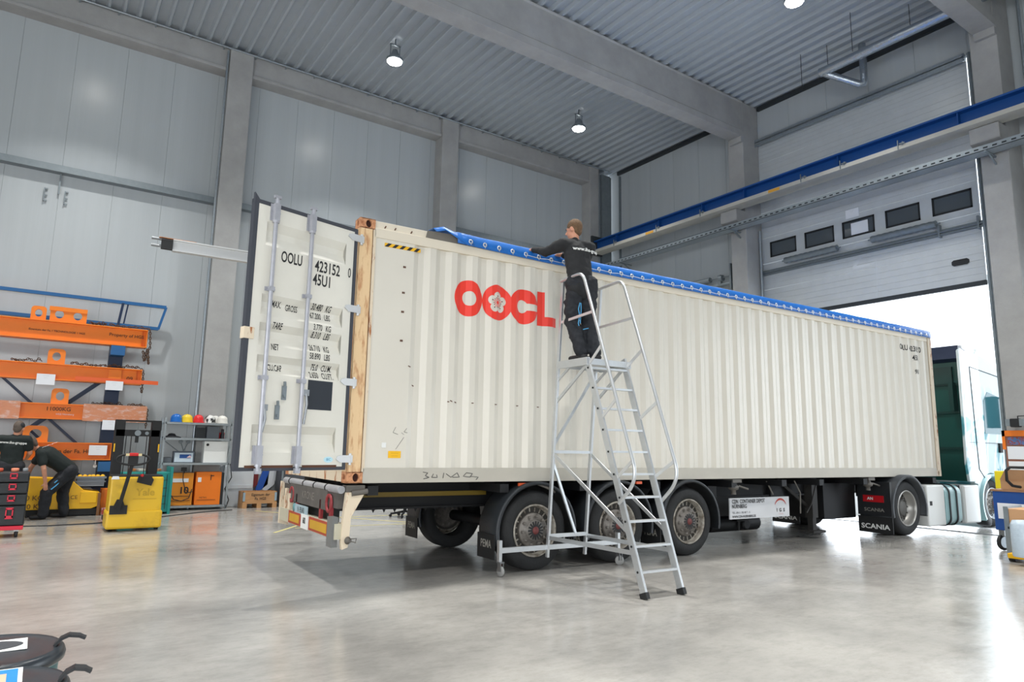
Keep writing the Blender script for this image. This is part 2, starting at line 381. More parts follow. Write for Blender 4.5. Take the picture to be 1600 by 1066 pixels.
# crane runway: blue I-beam with a pale running rail, on the corbels
mb = MB(); y0, y1 = -16, 9.75
mb.box(12.02, 12.34, y0, y1, 8.38, 8.42); mb.box(12.17, 12.19, y0, y1, 8.12, 8.38)
mb.box(12.02, 12.34, y0, y1, 8.09, 8.12)
for y in (8.7, 6.85, 5.2, 3.8, 1.2, -1.35, -4): mb.box(12.05, 12.31, y, y + .02, 8.12, 8.38)
cr_ = struct(mb, m_blue, 'blue crane runway beam carried by the gate columns', base=(12.18, 0, 8.09))
mb = MB().box(11.98, 12.38, y0, y1, 7.99, 8.085)
struct(mb, mat('runway_pale', '#B9B7AE', .6, var=.08), 'pale lower flange of the crane runway')
mb = MB()
for y in (7.0, 2.7): mb.box(11.97, 11.978, y, y + .32, 8.0, 8.07)
struct(mb, mat('marker_amber', '#D9A13A', .6), 'two amber markers on the crane runway flange')
mb = MB()
mb.box(11.95, 12.4, 9.75, 9.83, 7.95, 8.6)
struct(mb, m_seam, 'black end stop of the crane runway')
mb = MB()
for y in (8.72, 6.87, 5.2, 2.1, 1.1, -.2):
    mb.box(11.96, 11.98, y, y + .02, 8.0, 8.2); mb.box(11.96, 11.98, y - .1, y - .08, 8.06, 8.14); mb.box(11.94, 11.98, y - .14, y - .03, 8.09, 8.11)
struct(mb, m_galvd, 'small clamps on the crane runway')
# perforated cable tray under the runway
mb = MB(); mb.box(12.1, 12.42, -16, 9.6, 7.44, 7.45); mb.box(12.1, 12.11, -16, 9.6, 7.44, 7.55); mb.box(12.41, 12.42, -16, 9.6, 7.44, 7.55)
mb.tube([(12.2, -16, 7.5), (12.2, 9.6, 7.5)], .03, 6); mb.tube([(12.28, -16, 7.49), (12.28, 9.6, 7.49)], .025, 6)
tray = struct(mb, m_galv, 'galvanised cable tray below the crane runway', base=(12.26, 0, 7.44))
mb = MB()
for y in [-2.6 + .16 * i for i in range(76)]: mb.box(12.096, 12.099, y, y + .08, 7.475, 7.505)
mb.build('slots', m_seam, tray)
mb = MB()
for y in (4.35, -1.75, 8.6): mb.bar((12.26, y, 7.43), (12.75, y, 7.2), .03, .03); mb.box(12.1, 12.62, y - .02, y + .02, 7.41, 7.44)
mb.build('bracket', m_galvd, tray)
# foil-clad duct with its elbow
mb = MB().tube([(12.05, -16, 10.62), (12.05, 1.5, 10.62)], .11, 14)
mb.tube([(12.05, 1.5, 10.62), (12.05, 1.45, 10.6), (12.55, .85, 10.2), (12.62, .78, 10.2), (12.62, .75, 10.3), (12.62, .75, 11.2)], .085, 12)
struct(mb, mat('foil', '#B4BDC6', .25, metal=.85, bump=.9, bscale=22), 'silver foil-clad pipe hung under the roof near the gate wall', base=(12.1, 0, 10.5))
mb = MB()
for y, x in ((1.9, 11.9), (.3, 11.3), (-.6, 12.05), (1.3, 12.05)): mb.tube([(x, y, 10.3 if x < 12 else 10.7), (x, y, 11.25)], .008, 5)
struct(mb, m_seam, 'thin hanger rods under the roof deck')
# ---- the roll-up gate: raised sections
gate = bpy.data.objects.new('door_1', None); C.objects.link(gate); gate.location = (G, 1.55, 5.1); BASE['door_1'] = Vector((G, 1.55, 5.1)); gate['kind'] = 'structure'; gate['label'] = 'raised grey sectional gate marked with a 2'
seams = [5.12, 5.87, 6.6, 7.33, 8.06, 8.79, 9.52, 10.1]
for i in range(len(seams) - 1):
    z0, z1 = seams[i] + .006, seams[i+1] - .006; mb = MB()
    pr = [(0, z0)]; k = 5
    for j in range(1, k): zz = z0 + (z1 - z0) * j / k; pr += [(0, zz - .004), (.007, zz), (0, zz + .004)]
    pr += [(0, z1)]
    if i == 2:      # glazed section: frame rails around five windows
        wy = [(3.93, 3.15), (2.9, 2.1), (1.88, 1.08), (.82, .05), (-.21, -1.01)]
        mb.box(G, G + .04, GR, GL, z0, 6.75); mb.box(G, G + .04, GR, GL, 7.18, z1)
        ys = [GL] + [q for p in wy for q in p] + [GR]
        for a in range(0, len(ys), 2): mb.box(G, G + .04, ys[a+1], ys[a], 6.75, 7.18)
        sec = mb.build('gate_section', m_gate, gate)
        for p, q in wy:
            f = MB(); f.box(G - .012, G + .05, q, p, 7.14, 7.18); f.box(G - .012, G + .05, q, p, 6.75, 6.79); f.box(G - .012, G + .05, q, q + .035, 6.75, 7.18); f.box(G - .012, G + .05, p - .035, p, 6.75, 7.18)
            fo = f.build('window_frame', m_blackp, gate); BASE[fo.name] = BASE['door_1']
            B(G + .015, G + .022, q, p, 6.76, 7.17).build('pane', mat('dusty_glass', '#4F565B', .12, spec=.6), fo)
    else:
        n = len(pr); mb.add([(G + d, y, z) for y in (GR, GL) for d, z in pr], [(a, a+1, a+1+n, a+n) for a in range(n-1)])
        mb.box(G + .008, G + .045, GR, GL, z0, z1); mb.build('gate_section', m_gate, gate)
B(G - .01, G + .05, GR, GL, 5.02, 5.12).build('bottom_seal', m_seam, gate)
mb = B(G + .3, G + .45, GR, GL, 5.1, 5.3); mb.build('lintel', m_white, gate)
mb = MB().box(G - .18, G - .02, GR, GL, 10.1, 10.12); mb.box(G - .18, G - .16, GR, GL, 10.0, 10.2); mb.box(G - .1, G + .05, GR, GL, 10.12, 10.24)
mb.build('header_rail', m_galv, gate)
mb = MB()
for y in (GL - .01, GR - .14): mb.box(G - .12, G, y, y + .07, 0, 10.2); mb.box(G - .14, G - .12, y + .02, y + .04, 0, 10.2)
mb.build('guide_rail', m_galvd, gate)
mb = MB().tube([(G - .1, 4.5, 6.33), (G - .1, -1.2, 6.33)], .018, 8); mb.box(G - .09, G - .05, -1.2, 4.6, 6.26, 6.29); mb.box(G - .05, G - .01, -1.2, 4.6, 6.26, 6.4); mb.box(G - .3, G - .04, 4.42, 4.9, 6.2, 6.3)
for y in (4.3, -.35, -1.12): mb.box(G - .13, G - .01, y - .02, y + .02, 6.22, 6.5)
mb.build('reinforcing_bar', m_galvd, gate)
for ya, yb in ((3.4, 1.95), (1.1, -.33)):
    mb = MB(); k = 40; pts = [(G - .16, ya + (yb - ya) * i / k, 6.52) for i in range(k + 1)]
    mb.tube(pts, [.078 + .006 * math.sin(i * 1.6) for i in range(k + 1)], 14); mb.tube([(G - .16, ya + .08, 6.52), (G - .16, yb - .08, 6.52)], .02, 6)
    mb.build('torsion_spring', m_galvd, gate)
mb = MB().lathe([(.10, 0), (.12, .03), (.12, .1), (.1, .13)], (12.95, 4.32, 6.5), (0, 1, 0), 16); mb.box(12.85, 13.1, 4.45, 4.5, 6.3, 6.7); mb.box(12.7, 12.95, 4.25, 4.6, 6.5, 6.62); mb.tube([(12.7, 4.7, 6.55), (13.1, 4.2, 6.55)], .03, 8)
mb.build('cable_drum', m_galvd, gate)
mb = MB().prism([(.0, .0), (.26, .0), (.3, .03), (.3, .1), (.26, .13), (0, .13), (-.04, .1), (-.04, .03)], (G - .006, -.55, 5.53), (0, -1, 0), (0, 0, 1), (-.012, 0, 0))
mb.build('handle', m_blackp, gate)
t2 = MB(); V2 = [(-.20, .22), (-.13, .3), (0, .33), (.12, .3), (.17, .2), (.13, .08), (-.12, -.24), (.2, -.24), (.2, -.31), (-.22, -.31), (-.22, -.25), (.06, .08), (.1, .18), (.05, .26), (-.05, .27), (-.14, .2)]
vs, fs = fill_shape([V2]); t2.add([(G - .007, 1.46 - x, 6.24 + y) for x, y in vs], fs); t2.build('painted_two', mat('chalk_white', '#C9CED2', .8), gate)
mb = MB(); mb.bar((G - .004, 1.1, 6.1), (G - .004, 1.13, 5.15), .015, .004, (1, 0, 0)); mb.build('paint_mark', MATS['chalk_white'], gate)
def sheet(base, a, b, w, h, label, mt=None, txt=None, tsize=.04, group=None, cat='sign', name='paper_sign', t=.004, cent=True):
    base, a, b = Vector(base), Vector(a).normalized(), Vector(b).normalized(); n = a.cross(b)
    mb = MB().prism([(0, 0), (w, 0), (w, h), (0, h)], base, a, b, -n * t)
    o = mb.build(name, mt or m_paper, label=label, cat=cat, group=group)
    if txt:
        q = MB()
        for i, tx in enumerate(txt): text(q, tx, tsize, base + a * w / 2 + b * (h - tsize * (1.0 + 1.25 * i)), a, b, off=.002)
        tt = q.build('lettering', m_ink, o); BASE[tt.name] = BASE[o.name]
    return o
sheet((G - .012, 1.77, 7.24), (0, -1, 0), (0, 0, 1), .33, .22, 'white notice stuck above the middle gate window', txt=['- - -  - - -', '- - - -'], tsize=.03)
sheet((G - .002, 1.66, 6.8), (0, -1, 0), (0, 0, 1), .42, .3, 'large white sheet taped inside the middle gate window')
# neighbouring gate drive in the left bay of the gate wall
mb = MB().tube([(13.0, 9, 6.42), (13.0, 5.75, 6.42)], .085, 14); mb.tube([(13.0, 9, 6.2), (13.0, 4.9, 6.2)], .05, 10); mb.tube([(13.0, 5.75, 6.42), (13.0, 4.9, 6.42)], .015, 6)
mb.box(12.95, 13.05, 5.35, 5.45, 6.2, 6.5); mb.lathe([(.09, 0), (.09, .12)], (13, 5.3, 6.4), (0, 1, 0), 14); mb.box(12.9, 13.3, 4.95, 5.0, 6.0, 6.75); mb.box(12.9, 13.3, 4.78, 4.84, 6.0, 6.7)
struct(mb, m_galvd, 'spring shaft of the neighbouring gate seen above the container')
# exhaust-hose style grey sagging hose line omitted: floor markings
mline = mat('line_yellow', '#C9BE7A', .5, var=.15)
def fl(p, q, w, lab):
    mb = MB().bar((*p, .002), (*q, .002), w, .002); struct(mb, mline, lab)
fl((.7, 4.9), (2.2, 6.9), .05, 'pale yellow floor line left of the trailer'); fl((2.2, 6.9), (5.2, 6.75), .05, 'pale yellow floor line under the office chair')
fl((1.2, 5.4), (4.2, 5.1), .04, 'thin yellow floor line under the trailer'); fl((1.4, 8.9), (3.4, 5.4), .05, 'yellow floor line by the pallet crate')
mb = MB().box(12.25, 12.42, -3, 4.1, -.001, .004); struct(mb, m_seam, 'dark drain channel across the gate threshold')  # flat dark strip laid across the floor
# ---- hall lamps
def lamp(x, y, label, lit=True, z=10.72):
    t = thing('high_bay_lamp', label, 'lamp', (x, y, z), group=None)
    MB().lathe([(.03, .3), (.06, .29), (.09, .2), (.15, .1), (.2, .06), (.2, .0), (.185, -.005)], (x, y, z), n=28, cap=False).build('housing', m_galvd, t)
    MB().lathe([(.185, -.004), (.17, -.03), (.12, -.055), (.06, -.066), (.001, -.07)], (x, y, z), n=28, cap=False).build('diffuser', mat('lamp_glow', '#FFFFFF', .5, emit='#FFFCF4', es=45), t)
    mb = MB().bar((x - .12, y, z + .1), (x - .12, y, z + .42), .02, .02); mb.bar((x + .12, y, z + .1), (x + .12, y, z + .42), .02, .02); mb.box(x - .14, x + .14, y - .02, y + .02, z + .41, z + .43); mb.bar((x, y, z + .42), (x, y, z + .66), .03, .03)
    mb.build('bracket', m_galvd, t)
    l = bpy.data.lights.new('lamp_light', 'AREA'); l.shape = 'DISK'; l.size = .36; l.energy = 215; l.color = (1, .985, .95); l.spread = 1.75
    lo = bpy.data.objects.new('lamp_light', l); C.objects.link(lo); lo.parent = t; lo.location = (0, 0, -.09)
    return t
lamp(3.49, 7.35, 'lit round high-bay lamp above the container door'); lamp(9.34, 7.37, 'lit round high-bay lamp above the man on the ladder'); lamp(9.28, .39, 'lit high-bay lamp at the top edge right of the girder')
for x, y in ((-2.4, 7.35), (3.5, .4), (-2.4, .4), (3.5, -6.4), (9.3, -6.4), (-2.4, -6.4), (-8.4, .4), (-8.4, 7.35), (-8.4, -6.4)):
    l = lamp(x, y, 'high-bay lamp of the same row, outside the picture'); l['group'] = 'hall lamps outside the picture'
# ================================================================== container (frame K: x along it, y across, side facing us at y = 0)
CL, CW, ZT = 12.192, 2.438, ZB + 2.896
def dside(x):
    if x < .60 or x > 12.03: return 0.0
    t = (x - .663) % .2815
    if t < .068: return t / .068
    if t < .14: return 1.0
    if t < .2085: return 1 - (t - .14) / .0685
    return 0.0
DEP = .036
con = thing('shipping_container', 'long cream open-top shipping container with a big red logo, on the trailer', 'shipping container', (6.1, 1.2, ZB), 'K')
brk = [.663 + .2815 * k + o for k in range(-1, 42) for o in (0, .068, .14, .2085)]
brk = [b for b in brk if .60 < b < 12.03]
xs = [.17, .599] + brk + [12.031, 12.03 + .01]
def side_sheet(y0, sg):
    n = len(xs); mb = MB()
    vs = [(x, y0 + sg * dside(x) * DEP, z) for z in (ZB + .155, ZT - .19) for x in xs]
    mb.add(vs, [(i, i+1, i+1+n, i+n) for i in range(n-1)]); return mb
side_sheet(.012, 1).build('side_panel', m_cream, con); side_sheet(CW - .012, -1).build('side_panel', m_cream, con)
for y0, y1 in ((0, .06), (CW - .06, CW)):
    B(.17, 12.03, y0, y1, ZB, ZB + .16).build('bottom_rail', mat('rail_cream', '#B9B4A8', .55, var=.06, scale=2), con, bevel=.004)
    m_ = B(.17, 12.03, y0, y1, ZT - .2, ZT - .09)
    m_.box(.17, 12.03, y0 + (.018 if y0 == 0 else 0), y1 - (0 if y0 == 0 else .018), ZT - .09, ZT - .005)
    m_.build('top_rail', mat('top_rail_cream', '#DDD3C0', .55, scale=5, col2='#B9855A', thr=(.66, .74)), con, bevel=.004)
B(.05, 12.15, .05, CW - .05, ZB + .02, ZB + .06).build('floor_frame', m_chas, con)
mb = B(12.13, 12.17, .16, CW - .16, ZB + .15, ZT - .1); mb.build('front_panel', m_cream, con)
# roof bows
mb = MB()
for x in [1.2 + 1.2 * k for k in range(9)]: mb.box(x, x + .05, .05, CW - .05, ZT - .04, ZT - .01)
mb.build('roof_bow', m_steel, con)
for x0, x1, y0, y1, mt in ((.0, .15, .0, .16, m_post), (.0, .15, CW - .16, CW, m_post), (12.06, 12.192, 0, .14, m_creamr), (12.06, 12.192, CW - .14, CW, m_creamr)):
    m_ = B(x0, x1, y0, y1, ZB + .115, ZT - .115)
    m_.build('corner_post', mt, con, bevel=.006)
mb = B(.16, .19, .0, .05, ZB + .12, ZT - .11); mb.build('post_edge', m_creamr, con)
# corner castings with oval holes: a hollow box made of plates
def casting(x0, y0, z0, rusty, sy):
    m_ = MB(); w, d, h = .178, .162, .118; k = 16
    a0, b0, rx, rz = .10, .059, .034, .044
    def face(o, a, b, W_, H_, ca, cb, ra, rb, nrm):
        ring = [(ca + ra * math.cos(2*PI*i/k), cb + rb * math.sin(2*PI*i/k)) for i in range(k)]
        outer = []
        for i in range(k):
            c, s_ = math.cos(2*PI*i/k), math.sin(2*PI*i/k)
            t = min(((W_ - ca) / c) if c > 1e-6 else (ca / -c if c < -1e-6 else 9), ((H_ - cb) / s_) if s_ > 1e-6 else (cb / -s_ if s_ < -1e-6 else 9))
            outer.append((ca + c * t, cb + s_ * t))
        for cx_, cy_ in ((0, 0), (W_, 0), (W_, H_), (0, H_)):
            j = min(range(k), key=lambda i: (outer[i][0]-cx_)**2 + (outer[i][1]-cy_)**2); outer[j] = (cx_, cy_)
        o, a, b, nrm = Vector(o), Vector(a), Vector(b), Vector(nrm)
        vs = [o + a*x + b*y for x, y in outer] + [o + a*x + b*y for x, y in ring] + [o + a*x + b*y - nrm*.03 for x, y in ring]
        m_.add(vs, [(i, (i+1) % k, k + (i+1) % k, k + i) for i in range(k)] + [(k+i, k+(i+1) % k, 2*k+(i+1) % k, 2*k+i) for i in range(k)])
    yo = y0 if sy < 0 else y0 + d
    face((x0, yo, z0), (1, 0, 0), (0, 0, 1), w, h, a0 if x0 < 1 else w - a0, b0, rx, rz, (0, sy, 0))
    xo = x0 if x0 < 1 else x0 + w
    face((xo, y0, z0), (0, 1, 0), (0, 0, 1), d, h, d * .5, b0, .034, .04, (-1 if x0 < 1 else 1, 0, 0))
    m_.box(x0, x0 + w, y0, y0 + d, z0 + h - .012, z0 + h); m_.box(x0, x0 + w, y0, y0 + d, z0, z0 + .012)
    core = MB(); core.box(x0 + .02, x0 + w - .001, y0 + (.034 if sy < 0 else 0), y0 + (d if sy < 0 else d - .034), z0 + .012, z0 + h - .012) if x0 > 1 else core.box(x0 + .034, x0 + w, y0 + (.034 if sy < 0 else 0), y0 + (d if sy < 0 else d - .034), z0 + .012, z0 + h - .012)
    co_ = m_.build('corner_casting', m_cast if rusty else m_creamr, con); core.build('casting_core', mat('casting_inside', '#3A1A10', .8), co_)
for z0 in (ZB, ZT - .118):
    casting(-.0, 0, z0, True, -1); casting(0, CW - .162, z0, True, 1); casting(CL - .178, 0, z0, False, -1); casting(CL - .178, CW - .162, z0, False, 1)
# red logo following the corrugations. outlines measured on the side, in metres (x, z)
def ell(cx, cz, rx, rz, n=48, ex=2.0, a0=0, a1=2*PI, closed=True):
    return [(cx + rx * math.copysign(abs(math.cos(a)) ** (2/ex), math.cos(a)), cz + rz * math.copysign(abs(math.sin(a)) ** (2/ex), math.sin(a))) for a in [a0 + (a1 - a0) * i / n for i in range(n)]]
def on_side(mb, vs, fs, off=.003, y0=.012):
    V, F = cut(vs, fs, brk + [.6], 0)
    mb.add([(x, y0 + dside(x) * DEP - off, z) for x, z in V], F)
LZ = 3.225
def logo_loops():
    LO = []
    r = .222
    c1, c2, c3 = 1.40, 1.805, 2.195
    return c1, c2, c3, r
c1, c2, c3, r = logo_loops()
lg = MB(); m_logo = mat('logo_red', '#EE3B2B', .5)
a = math.acos(.215 / r)
pet = lambda cx, cz: [(cx + (.092 + .042 * abs(math.cos(2.5 * (t - PI/2))) ** .6) * math.cos(t), cz + (.092 + .042 * abs(math.cos(2.5 * (t - PI/2))) ** .6) * math.sin(t)) for t in [2*PI*i/120 for i in range(120)]]
vs, fs = fill_shape([ell(c1, LZ, .199, r), ell(c1 + .01, LZ, .087, .09)]); on_side(lg, vs, fs)
vs, fs = fill_shape([ell(c2, LZ, .207, r), pet(c2, LZ)]); on_side(lg, vs, fs, .0034)
# the C: ring with a keyhole slot opening to the right
g = .042; A0 = math.asin(g / r); cl = [(c3 + r * math.cos(t), LZ + (r + .002) * math.sin(t)) for t in [A0 + (2*PI - 2*A0) * i / 50 for i in range(51)]]
A1 = math.asin(g / .078); cl += [(c3 - .02 + .078 * math.cos(t), LZ + .085 * math.sin(t)) for t in [2*PI - A1 - (2*PI - 2*A1) * i / 30 for i in range(31)]]
cl = [p for p in cl]
vs, fs = fill_shape([cl]); on_side(lg, vs, fs, .0038)
vs, fs = fill_shape([[(2.41, 3.01), (2.41, 3.455), (2.52, 3.455), (2.52, 3.13), (2.705, 3.13), (2.705, 3.01)]]); on_side(lg, vs, fs, .0042)
lg.build('red_logo', m_logo, con, label='big red shipping line logo')
fl_ = MB(); vs, fs = fill_shape([ell(c2, LZ, .023, .023, 16)]); on_side(fl_, vs, fs, .0045)
for k in range(15):
    t = PI/2 + 2*PI*k/15; r1 = .078 if k % 3 == 0 else .056; d0, d1 = .03, r1
    q = [(c2 + d0*math.cos(t) - .003*math.sin(t), LZ + d0*math.sin(t) + .003*math.cos(t)), (c2 + d1*math.cos(t) - .003*math.sin(t), LZ + d1*math.sin(t) + .003*math.cos(t)), (c2 + d1*math.cos(t) + .003*math.sin(t), LZ + d1*math.sin(t) - .003*math.cos(t)), (c2 + d0*math.cos(t) + .003*math.sin(t), LZ + d0*math.sin(t) - .003*math.cos(t))]
    on_side(fl_, q, [(0, 1, 2, 3)], .0045)
fl_.build('blossom_centre', m_logo, con)
fl_ = MB()
for k in range(15):
    t = PI/2 + 2*PI*k/15; r1 = .082 if k % 3 == 0 else .06; rr = .008 if k % 3 == 0 else .006
    vs, fs = fill_shape([ell(c2 + r1*math.cos(t), LZ + r1*math.sin(t), rr, rr, 10)]); on_side(fl_, vs, fs, .005)
fl_.build('blossom_dots', mat('dark_maroon', '#3A1E22', .6), con)
# hazard stripe under the top rail, stickers, codes and pen marks
hz = B(.30, .74, .008, .0118, 3.672, 3.715); hz.build('hazard_tape', mat('tape_yellow', '#F0B81E', .5), con)
hz = MB()
for k in range(5):
    x = .3 + .088 * k; hz.prism([(x, 3.672), (x + .042, 3.672), (x + .085, 3.715), (x + .043, 3.715)], (0, .0078, 0), (1, 0, 0), (0, 0, 1), (0, -.001, 0))
hz.build('tape_stripes', m_ink, con)
B(.455, .60, .006, .0115, 1.325, 1.40).build('yellow_sticker', mat('tape_yellow', '#F0B81E', .5), con, label='small yellow sticker')
q = MB(); text(q, '- - - - -\n- - - -', .03, (.527, .006, 1.365), (1, 0, 0), (0, 0, 1), off=.001); q.build('sticker_text', m_ink, con)
B(.375, .425, .006, .0115, 1.435, 1.49).build('white_sticker', m_white, con, label='small square white sticker')
q = MB()
for tx, x, z, s_ in (('OOLU', 11.15, 3.56, .15), ('423152 0', 11.62, 3.56, .15), ('45U1', 11.62, 3.38, .15), ('9\'6"', 11.6, 3.1, .12)):
    vs, fs = text_verts(tx, s_, .7, .003); q = MB(); on_side(q, [(u + x, v + z) for u, v in vs], fs); q.build('side_lettering', m_ink, con)
q = MB()
def scrawl(mb, pts, y, r=.004):
    k = []
    for i in range(len(pts) - 1):
        for j in range(4):
            t = j / 4; k.append((pts[i][0] * (1-t) + pts[i+1][0] * t, y, pts[i][1] * (1-t) + pts[i+1][1] * t))
    mb.tube(k + [(pts[-1][0], y, pts[-1][1])], r, 4)
z = 1.135
for st in ([(.87, z+.04), (.93, z+.03), (.9, z), (.95, z-.02), (.88, z-.035)], [(1.0, z+.02), (.98, z-.02), (1.05, z-.02), (1.04, z+.01)], [(1.12, z-.03), (1.13, z+.03)], [(1.16, z+.02), (1.22, z-.02), (1.3, z+.03), (1.33, z-.02), (1.24, z-.02)], [(1.42, z+.03), (1.38, z-.01), (1.47, z-.02), (1.5, z+.02), (1.42, z+.03)], [(1.47, z-.01), (1.58, z-.02), (1.55, z-.05)]):
    scrawl(q, st, -.002)
for st in ([(.53, 1.66), (.5, 1.6), (.56, 1.58)], [(.6, 1.6), (.63, 1.58)], [(.66, 1.65), (.63, 1.61), (.67, 1.6)], [(.63, 1.55), (.54, 1.42)]): scrawl(q, st, .010, .002)
q.build('pen_marks', mat('pen', '#4A4A4A', .7), con)
q = MB()
for x in (.3, .42, .62, .82): q.obox((x, .015, ZT - .06), (.012, .01, .03), Matrix.Rotation(.5, 3, 'Y'))
for z in (3.47, 3.17, 2.95, 2.62): q.box(.535, .55, .005, .013, z - .01, z + .012); q.box(.555, .565, .005, .013, z - .01, z + .012)
for k in range(11):
    x = 2.3 - .17 * k; 
    if k < 5: q.box(1.15 + .32 * k, 1.175 + .32 * k, dside(1.15 + .32*k) * DEP + .004, dside(1.15 + .32*k) * DEP + .013, 1.965, 1.975)
for x, z in ((.72, 2.13), (1.2, 1.98), (1.26, 1.97), (.66, 2.34)): q.obox((x, .01 + dside(x) * DEP, z), (.03, .006, .01), Matrix.Rotation(.4, 3, 'Y'))
q.build('lashing_marks', mat('rust_dark', '#5B3A28', .8), con)
# header beam swung out at the far rear corner
hb = MB(); y = CW - .05
hb.box(-1.62, .1, y - .06, y + .04, 3.985, 4.0); hb.box(-1.62, .1, y - .02, y, 3.86, 3.99); hb.box(-1.62, .1, y - .06, y + .03, 3.85, 3.862)
hb.build('header_beam', m_aluw, con, label='grey header beam swung out behind')
hb = MB().box(-1.78, -1.35, y - .06, y + .04, 4.0, 4.006); hb.build('header_end', m_cast, con, label='rusty header beam end')
for z_ in (3.99, 3.9): MB().tube([(-1.86, y, z_), (-1.6, y, z_)], .018, 8).build('header_pin', m_steel, con)
B(-1.75, -1.62, y - .05, y, 3.86, 3.98).build('header_hinge', m_black, con)
# rear sill seen under the door
B(.0, .1, .16, CW - .16, ZB + .01, ZB + .15).build('door_sill', m_creamr, con)
# ---- the open door
TH = math.radians(197); dd = Vector((math.cos(TH), math.sin(TH), 0)); dn = Vector((math.cos(TH + PI/2), math.sin(TH + PI/2), 0)); HG = Vector((-.04, -.03, 0))
def DP(s, z, n=0): return HG + dd * s + dn * n + Vector((0, 0, z))
bands = [(3.60, 3.52, 3.46, 3.36), (2.88, 2.81, 2.76, 2.67), (2.60, 2.53, 2.47, 2.38), (2.29, 2.23, 2.18, 2.11), (1.63, 1.55, 1.47, 1.37)]
def ddoor(z):
    for a_, b_, c_, d_ in bands:
        if d_ < z < a_: return (a_ - z) / (a_ - b_) if z > b_ else (1.0 if z > c_ else (z - d_) / (c_ - d_))
    return 0.0
door = MB(); S0, S1, Z0_, Z1_ = .03, 1.155, 1.235, 3.755
def dbox(mb, s0, s1, z0, z1, n0, n1):
    vs = [DP(s_, z_, n_) for z_ in (z0, z1) for n_ in (n0, n1) for s_ in (s0, s1)]
    mb.add(vs, [(0, 2, 3, 1), (4, 5, 7, 6), (0, 1, 5, 4), (1, 3, 7, 5), (3, 2, 6, 7), (2, 0, 4, 6)])
zz = sorted({Z0_, Z1_} | {b for t in bands for b in t})
for s0, s1 in ((S0, .13), (1.055, S1)): dbox(door, s0, s1, Z0_, Z1_, -.045, 0)
n = len(zz); door.add([DP(s_, z_, -.048 * ddoor(z_)) for s_ in (.13, 1.055) for z_ in zz], [(i, i+1, i+1+n, i+n) for i in range(n-1)])
for a_, b_, c_, d_ in bands:
    for s_ in (.13, 1.055): door.add([DP(s_, a_, 0), DP(s_, b_, -.048), DP(s_, c_, -.048), DP(s_, d_, 0)], [(0, 1, 2, 3)])
dbox(door, .13, 1.055, Z0_, Z1_, -.06, -.053)
dro = door.build('door', mat('door_cream', '#DEDBD0', .42, var=.05, scale=1.5), con, label='container door swung wide open, with locking bars')
gk = MB(); dbox(gk, -.012, S0, Z0_ - .02, Z1_ + .02, -.055, .004); dbox(gk, S1, S1 + .045, Z0_ - .02, Z1_ + .02, -.055, .004); dbox(gk, -.012, S1 + .045, Z1_, Z1_ + .04, -.055, .002); dbox(gk, -.012, S1 + .045, Z0_ - .035, Z0_, -.055, .002)
gk.prism([(0, 0), (.06, 0), (0, .07)], DP(S1 + .045, Z1_ + .03, 0), -dd, (0, 0, 1), -dn * .03)
gk.build('gasket', mat('gasket', '#3C3F47', .6), dro, label='dark rubber door gasket')
for s_ in (.985, .575):
    rb = MB().tube([DP(s_, 1.2, .035), DP(s_, 3.84, .035)], .021, 12)
    rb.obox(DP(s_, 3.855, .035), (.07, .03, .03), Matrix((dd, dn, (0, 0, 1))).transposed()); rb.obox(DP(s_, 1.2, .035), (.06, .03, .05), Matrix((dd, dn, (0, 0, 1))).transposed())
    bar_ = rb.build('locking_bar', m_rod, dro)
    for z_ in (3.7, 2.93, 2.07, 1.35):
        kb = MB(); hh = .17 if z_ in (3.7, 1.35) else .04; dbox(kb, s_ - .05, s_ + .05, z_ - hh/2, z_ + hh/2, 0, .01); dbox(kb, s_ - .028, s_ + .028, z_ - hh/2, z_ + hh/2, .01, .06)
        for ss in (-.048, .048): dbox(kb, s_ + ss - .006, s_ + ss + .006, z_ - .006, z_ + .006, .01, .02)
        if hh > .1: kb.tube([DP(s_, z_ - hh/2, .035), DP(s_, z_ - hh/2 - .025, .035)], .032, 12)
        kb.build('bar_bracket', m_rod, bar_)
for s0, z0 in ((.755, 1.95), (.815, 1.76)):
    kb = MB(); dbox(kb, s0 - .022, s0 + .022, z0 - .075, z0 + .06, 0, .02); kb.tube([DP(s0, z0 + .06, .02), DP(s0 + .01, z0 + .1, .03)], .014, 8); kb.tube([DP(s0, z0 - .04, .02), DP(s0, z0 - .04, .035)], .014, 10)
    kb.build('handle_catch', m_galvd, dro)
for s0, z0, L in ((.53, 1.95, .3), (.965, 1.78, .22)):
    kb = MB().tube([DP(s0, z0, .045), DP(s0 - .01, z0 - .1, .05), DP(s0 + .01, z0 - L, .045)], .012, 8); dbox(kb, s0 - .03, s0 + .03, z0 - .02, z0 + .04, .02, .05); kb.build('door_handle', m_steel, dro)
for z_ in (3.69, 2.9, 2.11, 1.31):
    kb = MB(); kb.prism([(-.09, -.035), (.06, -.035), (.115, 0), (.1, .03), (.06, .04), (-.09, .04)], DP(0, z_, .014), dd, (0, 0, 1), dn * -.02); kb.tube([DP(-.065, z_ - .06, 0), DP(-.065, z_ + .06, 0)], .016, 8)
    kb.build('hinge', m_aluw, dro)
for z_ in (2.48,):
    kb = MB(); dbox(kb, 1.11, 1.21, z_ - .055, z_ + .055, -.06, .012); kb.build('closing_tab', m_creamr, dro)
kb = MB(); dbox(kb, .2, .49, 1.80, 2.095, .0005, .002); kb.build('black_square', mat('placard_black', '#2A3038', .7), dro)
kb = MB(); kb.prism(ell(0, 0, .055, .03, 20), DP(.2, 1.305, .002), -dd, (0, 0, 1), -dn * .001); kb.build('round_sticker', mat('sticker_pale', '#BFE3EE', .5), dro)
